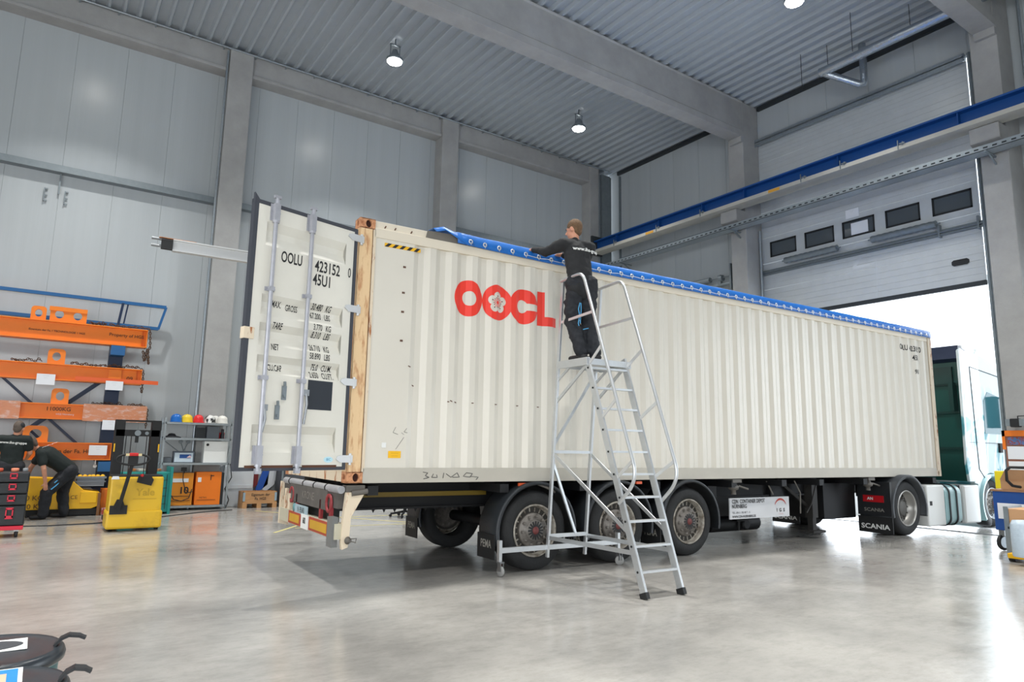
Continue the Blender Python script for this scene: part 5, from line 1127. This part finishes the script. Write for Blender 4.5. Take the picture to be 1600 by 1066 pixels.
# green-teal cart behind the stacker
tc_ = thing('tool_cart', 'teal steel tool cart behind the yellow stacker', 'cart', (-.8, 9.0, 0))
B(-1.22, -.34, 8.95, 9.5, .04, .84).build('body', mat('cart_teal', '#1E8C86', .45), tc_, bevel=.01)
mb = MB(); 
for z in (.2, .36, .52, .68): mb.box(-1.2, -.4, 8.94, 8.95, z, z + .008)
mb.box(-.42, -.41, 8.94, 8.95, .1, .8); mb.build('drawer_gap', m_seam, tc_)
MB().box(-.36, -.31, 8.9, 9.5, .0, .95).build('side_post', MATS['cart_teal'], tc_); MB().box(-1.1, -.5, 8.935, 8.945, .72, .78).build('trim_strip', mat('pale_teal', '#9CC3C6', .3), tc_)
for k, (x, c_) in enumerate(((-1.05, '#A8652F'), (-.9, '#B9B4AA'), (-.75, '#55534E'), (-.62, '#C07A4A'))):
    MB().obox((x, 9.15, .885), (.13, .2, .05), Matrix.Rotation(.3 * k, 3, 'Z')).build('hand_tool_case', mat('tool_%s' % c_[1:], c_, .6), label=('brown', 'pale grey', 'dark', 'copper coloured')[k] + ' small case on top of the teal cart', cat='case', bevel=.01)
# ---- yellow pedestrian stacker
sk = thing('pallet_stacker', 'yellow pedestrian pallet stacker with black mast and tiller', 'forklift', (-1.25, 6.3, 0))
yl = mat('stacker_yellow', '#DCB228', .35, scale=2.5, col2='#B98F22', thr=(.55, .8))
B(-1.64, -.86, 6.12, 6.62, .30, .88).build('body', yl, sk, bevel=.03); B(-1.66, -.84, 6.09, 6.66, .04, .33).build('skirt', yl, sk, bevel=.035)
MB().box(-1.6, -.88, 6.105, 6.12, .30, .315).build('skirt_gap', m_seam, sk)
q = MB(); text(q, 'Yale', .16, (-1.12, 6.118, .62), (1, 0, 0), (0, 0, 1), bold=.004); q.box(-1.3, -.95, 6.112, 6.118, .515, .523); q.build('raised_lettering', mat('stacker_yellow_dark', '#BF9A22', .5), sk)
B(-1.63, -.88, 6.14, 6.6, .88, .905).build('cover', m_blackp, sk); MB().box(-1.62, -1.37, 6.07, 6.12, .28, .42).build('tiller_base', m_black, sk)
mb = MB().prism([(-.12, 0), (.10, -.06), (.13, .04), (.09, .1), (-.1, .1)], (-1.15, 6.11, .79), (1, 0, 0), (0, 0, 1), (0, -.04, 0)); mb.build('control_panel', m_black, sk); MB().lathe([(.025, 0), (.02, .03)], (-1.2, 6.08, .9), (0, -1, 0), 10).build('stop_button', m_red, sk)
mb = MB().prism([(-.02, 0), (.1, 0), (.085, .05), (-.0, .05)], (-1.62, 6.11, .84), (1, 0, 0), (0, 0, 1), (0, -.004, 0)); mb.build('label_plate', m_paper, sk)
mb = MB().bar((-1.5, 6.05, .36), (-1.38, 5.85, 1.12), .05, .07, (0, 1, 0)); mb.prism([(-.09, 0), (.09, 0), (.04, .14), (-.04, .14)], (-1.49, 6.06, .38), (1, 0, 0), (0, 0, 1), (0, .04, 0)); mb.build('tiller', m_black, sk)
mb = MB(); hc = Vector((-1.38, 5.82, 1.18)); mb.tube([hc + Vector((.24*math.cos(a_), 0, .09*math.sin(a_) - .01)) for a_ in [2*PI*i/24 for i in range(25)]], .018, 8, cap=False); mb.obox(hc + Vector((0, .02, -.02)), (.14, .06, .16)); mb.build('handle_loop', m_black, sk)
MB().obox(hc + Vector((0, -.01, .07)), (.13, .05, .05)).build('handle_head', m_red, sk, bevel=.01); mb = MB()
for s_ in (-1, 1): mb.obox(hc + Vector((s_ * .09, -.01, .065)), (.05, .04, .04))
mb.build('thumb_switch', mat('switch_cream', '#D8C79A', .5), sk)
for x in (-1.545, -.985):
    MB().box(x - .075, x + .075, 6.64, 6.8, .3, 1.83).build('mast_rail', m_black, sk)
    MB().box(x - .07 if x < -1.2 else x + .05, x - .05 if x < -1.2 else x + .07, 6.63, 6.66, 1.28, 1.42).build('yellow_tag', m_yel, sk)
mb = MB().box(-1.6, -.93, 6.64, 6.78, 1.55, 1.66); mb.box(-1.6, -.93, 6.66, 6.7, 1.80, 1.83); mb.box(-1.62, -1.48, 6.6, 6.8, 1.66, 1.8); mb.box(-1.05, -.91, 6.6, 6.8, 1.66, 1.8); mb.box(-1.3, -1.25, 6.64, 6.7, 1.44, 1.56)
mb.build('mast_head', m_black, sk); mb = MB()
for x in (-1.44, -1.36, -1.12, -1.08): mb.tube([(x, 6.66, .9), (x, 6.66, 1.6)], .007, 6)
mb.build('lift_chain', m_black, sk); MB().lathe([(.05, 0), (.05, .02)], (-1.27, 6.64, 1.605), (0, -1, 0), 14).build('mast_plate', m_galvd, sk); MB().lathe([(.03, 0), (.03, .02)], (-1.13, 6.64, 1.605), (0, -1, 0), 12).build('mast_plate', m_galvd, sk)
mb = MB()
for x in (-1.5, -1.02): mb.box(x - .09, x + .09, 6.8, 7.9, .05, .11)
mb.build('fork', m_black, sk)
mb = MB().lathe([(.06, 0), (.06, .06)], (-.92, 6.3, .06), (1, 0, 0), 14); mb.lathe([(.06, 0), (.06, .06)], (-1.6, 6.3, .06), (1, 0, 0), 14); mb.build('wheel', m_black, sk)
# ---- tool boxes on a dolly at the left edge
m_tb = mat('toolbox_black', '#1F2326', .5, var=.1); m_tr = mat('toolbox_red', '#D11F3A', .45)
zt = .17
tdl = thing('toolbox_dolly', 'red wheeled dolly under the black tool boxes', 'dolly', (-3.1, 6.2, 0))
B(-3.6, -2.74, 5.98, 6.5, .11, .17).build('tray', m_tr, tdl, bevel=.01)
for x in (-2.82, -3.5):
    for y in (6.03, 6.42):
        mb = MB().lathe([(.02, -.016), (.05, -.016), (.05, .016), (.02, .016)], (x, y, .05), (1, .2, 0), 18); w_ = mb.build('castor', m_black, tdl); MB().box(x - .03, x + .03, y - .03, y + .03, .085, .115).build('castor_fork', m_steel, w_)
hts = [.30, .17, .17, .155]; names = ('lowest', 'second lowest', 'second from top', 'topmost'); z = .172
for i, h_ in enumerate(hts):
    t = thing('tool_box', '%s black tool box with red latch in the stack on the dolly' % names[i], 'tool box', (-3.1, 6.2, z), group=None)
    B(-3.56, -2.735, 6.0, 6.48, z, z + h_ - .004).build('case', m_tb, t, bevel=.02)
    mb = MB().box(-3.55, -2.75, 5.985, 6.0, z + h_ - .05, z + h_ - .035); mb.box(-3.55, -2.75, 5.985, 6.0, z + .02, z + .035); mb.build('rib', m_tb, t)
    mb = MB().box(-2.98, -2.965, 5.975, 5.99, z + h_ * .4, z + h_ * .85); mb.box(-2.9, -2.885, 5.975, 5.99, z + h_ * .4, z + h_ * .85); mb.box(-2.98, -2.885, 5.975, 5.99, z + h_ * .8, z + h_ * .9); mb.box(-2.98, -2.885, 5.975, 5.99, z + h_ * .35, z + h_ * .5); mb.build('latch', m_tr, t, label='red latch'); z += h_
for k, (x, r_, c_, l_) in enumerate(((-3.12, .045, '#C9553A', 'dark orange round spool on the topmost tool box'), (-2.93, .05, '#E58B6A', 'pale orange round spool on the topmost tool box'), (-3.3, .05, '#D8D5CF', 'white round spool on the topmost tool box'), (-2.8, .035, '#8A8F93', 'grey tape roll on the topmost tool box'))):
    mb = MB().lathe([(r_ * .7, 0), (r_, .005), (r_, .05), (r_ * .7, .055), (r_ * .5, .03)], (x, 6.15, z), n=16); mb.build('spool', mat('spool_%d' % k, c_, .5), label=l_, cat='spool')
# ---- workshop shelf
sh = thing('metal_shelf', 'galvanised metal shelf unit standing at the left wall', 'shelf', (.3, 9.9, 0))
X0, X1, Y0, Y1 = -.45, .92, 9.62, 10.08
for x in (X0, X1):
    for y in (Y0, Y1): MB().box(x - .02, x + .02, y - .02, y + .02, 0, 2.0).build('upright', m_galv, sh)
for z in (1.9, 1.56, 1.02, .1): MB().box(X0, X1, Y0 - .02, Y1, z - .045, z).build('shelf_board', m_galv, sh)
mb = MB().bar((X1, Y1, .8), (X1, Y0, 1.55), .01, .025); mb.bar((X1 + .02, Y1, 1.0), (X1 + .02, Y0, .3), .01, .02); mb.bar((X0, Y1 + .02, 1.55), (X1, Y1 + .02, .5), .01, .02); mb.build('brace', m_galvd, sh)
def helmet(x, col, label, y=9.8, s_=1.0, col2=None):
    t = thing('safety_helmet', label, 'helmet', (x, y, 1.902))
    mt = mat('helmet_%s' % col[1:], col, .3, coat=.3) if not col2 else mat('helmet_mix', col, .3, scale=9, col2=col2, thr=(.48, .52))
    mb = MB(); prof = [(.125*s_, 0), (.13*s_, .012), (.118*s_, .03), (.116*s_, .09), (.1*s_, .14), (.06*s_, .175), (.0005, .188)]
    mb.lathe([(r_, h_) for r_, h_ in prof], (x, y, 1.902), n=22, cap=False); mb.build('shell', mt, t)
    mb = MB().prism([(-.1, .0), (.1, 0), (.07, .03), (-.07, .03)], (x, y - .16, 1.905), (1, 0, 0), (0, 1, .1), (0, 0, .01)); mb.bar((x, y - .09, 2.04), (x, y + .05, 2.088), .02, .01); mb.build('peak', mt, t)
helmet(-.22, '#1565B8', 'blue safety helmet on the top shelf'); helmet(.0, '#E5C430', 'yellow safety helmet on the top shelf'); helmet(.235, '#D8282C', 'red safety helmet on the top shelf', s_=.92); helmet(.48, '#D9D9D6', 'white helmet with black visor pattern on the top shelf', col2='#2A2A2A'); helmet(.74, '#DEDCD4', 'plain white safety helmet at the right end of the top shelf')
helmet(.62, '#E3E2DE', 'white helmet half hidden behind the other white ones', y=9.98, s_=.9)
mb = MB().lathe([(.2, 0), (.18, .02), (.09, .045), (.06, .09), (.0005, .1)], (-.28, 9.8, 1.56), n=20, cap=False); mb.build('hat', mat('hat_dark', '#23252A', .8), label='dark flat hat on the second shelf', cat='hat')
B(.42, .68, 9.7, 9.95, 1.561, 1.83).build('box', mat('box_slate', '#5A6066', .5), label='slate grey box on the second shelf', cat='box', bevel=.01)
mb = MB().lathe([(.04, 0), (.045, .1), (.03, .12), (.03, .2), (.04, .21), (.0005, .22)], (.77, 9.8, 1.561), n=12); mb.build('spray_can', mat('can_dark', '#2C2B30', .4), label='dark can with red cap on the second shelf', cat='can'); 
MB().box(.72, .84, 9.9, 9.98, 1.561, 1.7).build('box', m_red, label='small red box behind the dark can', cat='box')
B(.2, .41, 9.8, 10.0, 1.561, 1.80).build('box', mat('box_dark', '#35383B', .6), label='dark box left of the slate grey one', cat='box')
t = thing('wall_cabinet', 'white electrical cabinet on the third shelf', 'cabinet', (.64, 9.8, 1.021))
B(.38, .88, 9.66, 9.95, 1.021, 1.5).build('body', m_white, t, bevel=.008); MB().lathe([(.03, 0), (.03, .004)], (.45, 9.658, 1.42), (0, -1, 0), 14).build('lock', m_black, t)
t = thing('test_instrument', 'small instrument with blue display on the third shelf', 'instrument', (0, 9.75, 1.021))
B(-.22, .2, 9.7, 9.9, 1.021, 1.27).build('casing', mat('inst_grey', '#59616C', .5), t, bevel=.01); q = B(-.2, .17, 9.692, 9.7, 1.035, 1.235).build('front', mat('inst_pale', '#C4D2DC', .4), t); B(-.1, .13, 9.688, 9.692, 1.12, 1.2).build('display', mat('inst_blue', '#234E8F', .3), q)
MB().prism([(0, 0), (.1, 0), (.07, .06)], (.04, 9.686, 1.13), (1, 0, 0), (0, 0, 1), (0, -.002, 0)).build('logo_patch', mat('pinkish', '#D9B9B9', .5), q)
MB().box(-.42, -.25, 9.7, 9.9, 1.021, 1.14).build('box', mat('box_slate', '#5A6066', .5), label='slate box left of the instrument', cat='box', bevel=.02)
t = thing('gooseneck_lamp', 'pair of small grey gooseneck heads behind the instrument', 'lamp', (0, 9.95, 1.021))
mb = MB().tube([(.0, 9.95, 1.02), (0, 9.95, 1.3), (-.06, 9.93, 1.46)], .01, 6); mb.tube([(0, 9.95, 1.25), (.08, 9.93, 1.45)], .01, 6); mb.build('neck', m_galvd, t)
mb = MB(); 
for x in (-.07, .09): mb.lathe([(.045, 0), (.045, .03), (.02, .05)], (x, 9.9, 1.48), (0, 1, 0), 14)
mb.build('head', m_galvd, t)
# the two orange boxes
t = thing('battery_charger', 'orange charger marked 10 on the bottom shelf, left', 'charger', (-.02, 9.8, .101))
B(-.3, .22, 9.66, 10.0, .101, .80).build('casing', mat('box_orange_dull', '#E08A1E', .5, var=.06), t, bevel=.01)
q = MB(); text(q, '10', .2, (.04, 9.655, .42), (1, 0, 0), (0, 0, 1), bold=.005); q.build('lettering', m_ink, t); q = MB()
for z in (.3, .2): q.box(-.26, .18, 9.652, 9.66, z, z + .01)
q.build('vent', mat('dull_ink', '#5A3A22', .7), t); B(-.2, .12, 9.654, 9.66, .6, .68).build('sticker', m_paper, t)
mb = MB().tube([(-.26, 9.64, .7), (-.25, 9.63, .4), (-.15, 9.63, .24), (.0, 9.62, .2), (.15, 9.63, .26), (.2, 9.64, .45)], .009, 6); mb.tube([(0, 9.64, .8), (0, 9.62, .65), (.06, 9.62, .45), (.14, 9.62, .38), (.22, 9.63, .4)], .009, 6); mb.box(-.05, .06, 9.62, 9.66, .84, .92); mb.tube([(0, 9.64, .92), (.02, 9.64, .8)], .01, 6)
mb.build('charging_cable', m_black, label='black charging cable hanging over the left orange charger', cat='cable')
t = thing('battery_charger', 'plain orange charger on the bottom shelf, right', 'charger', (.52, 9.8, .101))
B(.27, .80, 9.66, 10.0, .101, .82).build('casing', m_orange2, t, bevel=.01); MB().box(.79, .86, 9.68, 10.0, .101, .8).build('side', m_seam, t)
q = MB().box(.57, .585, 9.652, 9.66, .64, .76); q.box(.57, .64, 9.652, 9.66, .73, .745); q.build('bracket', m_ink, t); B(.31, .38, 9.654, 9.66, .6, .7).build('sticker', m_paper, t); q = MB(); text(q, 'METRA', .05, (.44, 9.655, .26), (1, 0, 0), (0, 0, 1)); q.box(.32, .7, 9.653, 9.66, .21, .217); q.build('lettering', mat('dull_ink', '#5A3A22', .7), t)
mb = MB().tube([(.95, 9.6, 1.0), (1.0, 9.6, .7), (.88, 9.62, .45), (.98, 9.62, .2), (.92, 9.6, .02)], .012, 6); mb.build('power_cable', m_black, label='black cable looped down the right shelf upright', cat='cable')
mb = MB().tube([(1.0, 9.3, .008), (.6, 9.15, .008), (.2, 8.9, .008), (-.3, 8.5, .008), (-.9, 8.0, .008), (-1.7, 7.55, .008), (-2.4, 7.45, .008), (-3.4, 7.7, .008)], .011, 6); mb.build('floor_cable', m_black, label='thin dark cable lying across the floor', cat='cable')
# white bin, crate, hanging webbing, dark cabinet
t = thing('storage_bin', 'pale grey plastic bin right of the shelf', 'bin', (1.2, 10.2, 0))
mb = MB().prism([(.78, 0), (1.62, 0), (1.62, .8), (1.48, .95), (.9, .95), (.78, .8)], (0, 10.12, 0), (1, 0, 0), (0, 0, 1), (0, .2, 0)); mb.build('body', mat('bin_pale', '#C6CCD1', .5), t, bevel=.02); MB().box(.8, 1.6, 10.1, 10.12, .42, .5).build('ledge', MATS['bin_pale'], t)
t = thing('pallet_crate', 'wooden crate on a pallet, lettered with black handwriting', 'crate', (1.68, 10.0, 0))
mb = MB().box(1.28, 2.05, 9.6, 9.62, .14, .37); mb.box(1.28, 2.05, 10.02, 10.04, .14, .37); mb.box(1.28, 1.3, 9.6, 10.04, .14, .37); mb.box(2.03, 2.05, 9.6, 10.04, .14, .37); mb.build('collar', m_wood, t)
for x in (1.28, 1.6, 1.95): MB().box(x, x + .1, 9.6, 10.04, 0, .1).build('pallet_block', m_wood, t)
MB().box(1.28, 2.05, 9.6, 10.04, .1, .14).build('pallet_deck', m_wood, t)
mb = MB()
for x in (1.28, 1.99): mb.box(x + .0, x + .05, 9.594, 9.6, .16, .35)
mb.build('corner_fitting', mat('fitting_blue', '#8FA3AE', .5), t); q = MB(); text(q, 'Eigentum der', .085, (1.67, 9.596, .3), (1, 0, 0), (0, 0, 1), sx=.9, bold=.001); text(q, 'Fa. HGS', .085, (1.67, 9.596, .21), (1, 0, 0), (0, 0, 1), sx=.9, bold=.001); q.build('handwriting', m_ink, t)
for x, c_, l_ in ((1.62, '#6B1F22', 'dark red webbing hanging behind the pallet crate'), (1.86, '#1D50A8', 'blue webbing hanging behind the pallet crate'), (2.02, '#C5CBD2', 'pale grey webbing hanging behind the pallet crate')):
    mb = MB().prism([(-.02, 1.3), (.14, 1.3), (.12, .9), (.1, .5), (-.08, .35), (-.18, .38), (-.04, .8)], (x, 10.15, 0), (1, 0, 0), (0, 0, 1), (0, .03, 0)); mb.build('webbing_sling', mat('sling_%s' % c_[1:], c_, .7), label=l_, cat='sling')
t = thing('tall_cabinet', 'dark grey cabinet beyond the trailer\'s rear end', 'cabinet', (2.5, 10.0, 0)); B(2.16, 3.0, 9.75, 10.2, .08, 1.25).build('body', mat('cab_grey', '#474A50', .5), t, bevel=.01); B(2.16, 2.2, 9.72, 9.75, .0, 1.25).build('post', m_galvd, t); B(2.3, 2.9, 9.74, 9.75, .15, .6).build('door', mat('cab_olive', '#55594A', .5), t)
# ---- office chair base and a wheel under the trailer
t = thing('office_chair', 'black office chair, its star base seen under the trailer', 'chair', (3.8, 6.4, 0))
for k in range(5):
    a_ = 2*PI*k/5 + .3; p = Vector((3.8 + .3*math.cos(a_), 6.4 + .3*math.sin(a_), .07)); MB().tube([(3.8, 6.4, .12), p * .5 + Vector((1.9, 3.2, .055)), p], .022, 8).build('leg', m_black, t)
    MB().lathe([(.03, 0), (.03, .03)], (p.x, p.y - .015, .031), (0, 1, 0), 12).build('castor', m_black, t)
MB().tube([(3.8, 6.4, .1), (3.8, 6.4, .45)], .035, 10).build('column', m_black, t); B(3.56, 4.04, 6.16, 6.64, .45, .53).build('seat', m_black, t, bevel=.03); B(3.58, 4.02, 6.62, 6.68, .6, 1.0).build('backrest', m_black, t, bevel=.03)
t = thing('sack_truck', 'small wheel with pale rim beside the office chair base', 'hand truck', (4.25, 6.75, 0)); MB().lathe([(.06, -.02), (.12, -.025), (.13, 0), (.12, .025), (.06, .02)], (4.25, 6.75, .13), (.2, 1, 0), 24).build('tyre', mat('tyre_pale', '#8E99A6', .6), t); MB().lathe([(.07, -.012), (.001, -.015)], (4.25, 6.74, .13), (.2, 1, 0), 20).build('rim', mat('rim_dark', '#3B4A66', .5), t); MB().tube([(4.3, 6.8, .13), (4.35, 6.9, 1.0)], .02, 8).build('frame', m_black, t)
# ================================================================== right side
brd = thing('notice_board', 'orange-framed notice board with sheets on the right gate column', 'notice board', (12.57, -1.7, 1.4))
B(12.56, 12.585, -1.95, -1.45, .95, 1.95).build('panel', mat('board_brown', '#8A5A48', .6), brd); mb = B(12.545, 12.56, -1.97, -1.41, 1.85, 1.96); mb.box(12.545, 12.56, -1.46, -1.41, 1.6, 1.96); mb.build('frame', m_orange2, brd)
for z0, z1 in ((1.42, 1.66), (1.0, 1.38)): B(12.55, 12.56, -1.95, -1.48, z0, z1).build('notice', m_paper, brd)
B(12.548, 12.56, -1.95, -1.5, 1.69, 1.83).build('photo_strip', mat('photo_mix', '#8C3B2E', .5, scale=30, col2='#4E6FA0', thr=(.45, .5)), brd)
fl2 = thing('wall_lamp', 'black and grey lamp box mounted on the right gate column', 'lamp', (12.5, -1.68, 2.05)); B(12.45, 12.56, -1.75, -1.6, 2.02, 2.18).build('body', m_black, fl2, bevel=.01)
mb = B(12.44, 12.5, -1.6, -1.53, 2.04, 2.17); mb.box(12.44, 12.5, -1.82, -1.75, 2.04, 2.17); mb.build('side_cover', m_galvd, fl2); MB().tube([(12.55, -1.7, 2.18), (12.55, -1.7, 2.23), (12.55, -1.97, 2.23)], .01, 6).build('cable', m_black, fl2)
bo = thing('bollard_guard', 'yellow and black bumper post in front of the right gate column', 'bumper post', (12.3, -1.42, 0)); B(12.2, 12.3, -1.53, -1.35, .86, 1.2).build('yellow_pad', mat('pad_yellow', '#E9D41C', .5), bo, bevel=.02); mb = MB().prism([(-1.52, .86), (-1.36, .86), (-1.42, .6), (-1.52, .0), (-1.56, .0)], (12.22, 0, 0), (0, 1, 0), (0, 0, 1), (.06, 0, 0)); mb.build('post', m_black, bo)
tw = thing('workshop_trolley', 'blue steel trolley with big castors at the right edge', 'trolley', (10.2, -2.5, 0))
B(9.9, 10.9, -2.95, -2.16, .32, .92).build('body', mat('trolley_blue', '#154A94', .45), tw, bevel=.01); B(9.88, 10.92, -2.97, -2.14, .92, .95).build('worktop', mat('top_brown', '#9A7354', .6), tw)
for x in (10.05, 10.75):
    mb = MB().lathe([(.03, -.022), (.12, -.022), (.125, 0), (.12, .022), (.03, .022)], (x, -2.2, .125), (.35, 1, 0), 28); w_ = mb.build('castor_tyre', m_black, tw); MB().lathe([(.085, -.026), (.085, .026)], (x, -2.2, .125), (.35, 1, 0), 24).build('castor_rim', m_galv, w_); MB().box(x - .05, x + .05, -2.24, -2.16, .22, .32).build('castor_fork', m_steel, w_)
mb = MB().tube([(9.9, -2.55, 1.0), (9.75, -2.5, 1.02), (9.7, -2.45, 1.1), (9.7, -2.45, 1.25), (9.72, -2.5, 1.3), (9.75, -2.75, 1.3)], .022, 8); mb.build('push_handle', m_black, tw)
sheet((9.885, -2.22, .5), (0, -1, 0), (0, 0, 1), .42, .24, 'white label sheet on the end of the blue trolley', txt=['- - - -', '- - - - -', '- -'], tsize=.04)
t = thing('cardboard_box', 'open brown cardboard box on top of the blue trolley', 'box', (10.3, -2.55, .952)); B(10.0, 10.6, -2.85, -2.25, .952, 1.1).build('carton', m_card, t); mb = MB().prism([(0, 0), (.6, 0), (.5, .16), (.1, .16)], (9.98, -2.25, 1.1), (0, -1, 0), (-.3, 0, 1), (.005, 0, 0)); mb.build('flap', m_card, t)
t = thing('crate_stack', 'light wooden crate with steel corner posts at the right edge', 'crate', (8.95, -2.8, 0)); B(8.9, 9.5, -3.3, -2.68, .14, .72).build('panel', mat('ply', '#C79A70', .6), t); mb = MB().box(8.88, 8.9, -2.72, -2.66, .05, .75); mb.box(8.88, 8.9, -3.3, -2.7, .44, .47); mb.box(8.9, 9.5, -2.68, -2.665, .05, .75); mb.build('corner_post', m_galvd, t)
t = thing('pallet_truck', 'yellow pallet truck forks under the wooden crate', 'pallet truck', (8.9, -2.9, 0)); B(8.72, 9.5, -3.2, -2.72, .05, .12).build('fork', m_yel, t, bevel=.01); MB().lathe([(.05, 0), (.05, .08)], (8.8, -2.8, .05), (0, 1, 0), 14).build('roller', m_black, t)
t = thing('film_roll', 'pale blue film-wrapped cylinder beside the wooden crate', 'film roll', (8.6, -2.95, .12)); MB().lathe([(.14, 0), (.15, .02), (.15, .42), (.12, .48), (.001, .49)], (8.5, -3.02, .12), n=24).build('roll', mat('film_blue', '#B9C8D4', .2, bump=.8, bscale=20), t)
# ---- bins in the left foreground
def bin_(x, y, R, H_, label, lid_txt, kind):
    t = thing('lidded_tub', label, 'bin', (x, y, 0)); M = Matrix.Identity(3)
    MB().lathe([(R * .86, 0), (R * .93, H_ - .05), (R * .93, H_)], (x, y, 0), n=48).build('tub', mat('tub_teal', '#3E6E70', .4), t)
    MB().lathe([(R * .97, H_ - .028), (R * .985, H_ - .02), (R * .97, H_ - .012)], (x, y, 0), n=48, cap=False).build('rim_band', m_galv, t)
    ld_ = MB().lathe([(R * .95, H_ - .03), (R, H_ - .02), (R * 1.01, H_), (R * .985, H_ + .02), (R * .94, H_ + .032), (R * .9, H_ + .028), (R * .6, H_ + .036), (.001, H_ + .04)], (x, y, 0), n=56, cap=False).build('lid', mat('lid_black', '#2A3036', .3, var=.1, scale=4), t)
    for a_ in (-.12, PI - .12):
        c, s_ = math.cos(a_), math.sin(a_); P = lambda r_, z_: Vector((x + r_ * c, y + r_ * s_, z_))
        hb_ = MB(); pts = [P(R * .86, H_ + .03), P(R * .93, H_ + .055), P(R * 1.03, H_ + .068), P(R * 1.16, H_ + .062), P(R * 1.24, H_ + .05)]
        side = Vector((-s_, c, 0))
        for p0, p1, w0 in zip(pts, pts[1:], (.06, .056, .05, .04)): hb_.bar(p0, p1 + (p1 - p0) * .1, w0, .011)
        hb_.build('lid_handle', m_blackp, ld_)
    return t, ld_
tA, lA = bin_(-2.775, -3.08, .30, .515, 'black-lidded round tub with a white and black label, front left corner', None, 0)
lab = MB().prism([(-.17, -.1), (.14, -.1), (.14, .1), (-.17, .1)], (-2.76, -3.06, .554), (1, 0, 0), (0, 1, 0), (0, 0, .002)); lab.build('lid_label', m_white, lA)
lab = MB().prism(ell(0, 0, .145, .082, 40), (-2.78, -3.06, .5565), (1, 0, 0), (0, 1, 0), (0, 0, .001)); lab.build('label_oval', mat('label_dark', '#3A3F44', .5), lA)
q = MB(); text(q, 'FESTOOL', .05, (-2.76, -3.06, .558), (0, 1, 0), (-1, 0, 0), sx=.8, bold=.002, off=.001); text(q, 'CT', .07, (-2.83, -3.06, .558), (0, 1, 0), (-1, 0, 0), bold=.002, off=.001); q.build('label_text', m_white, lA)
tB, lB = bin_(-2.735, -3.665, .26, .525, 'black-lidded round tub with a blue label, cut off by the bottom edge', None, 1)
lab = MB().prism([(-.14, -.09), (.105, -.09), (.105, .18), (-.14, .18)], (-2.735, -3.665, .563), (1, 0, 0), (0, 1, 0), (0, 0, .002)); lab.build('lid_label', m_white, lB)
lab = MB().box(-2.86, -2.645, -3.74, -3.5, .5655, .5665); lab.build('label_blue', mat('label_blue', '#1C86C6', .5), lB)
lab = MB().box(-2.86, -2.68, -3.74, -3.56, .5665, .5675); lab.build('label_peach', mat('label_peach', '#E8B79A', .5), lB)
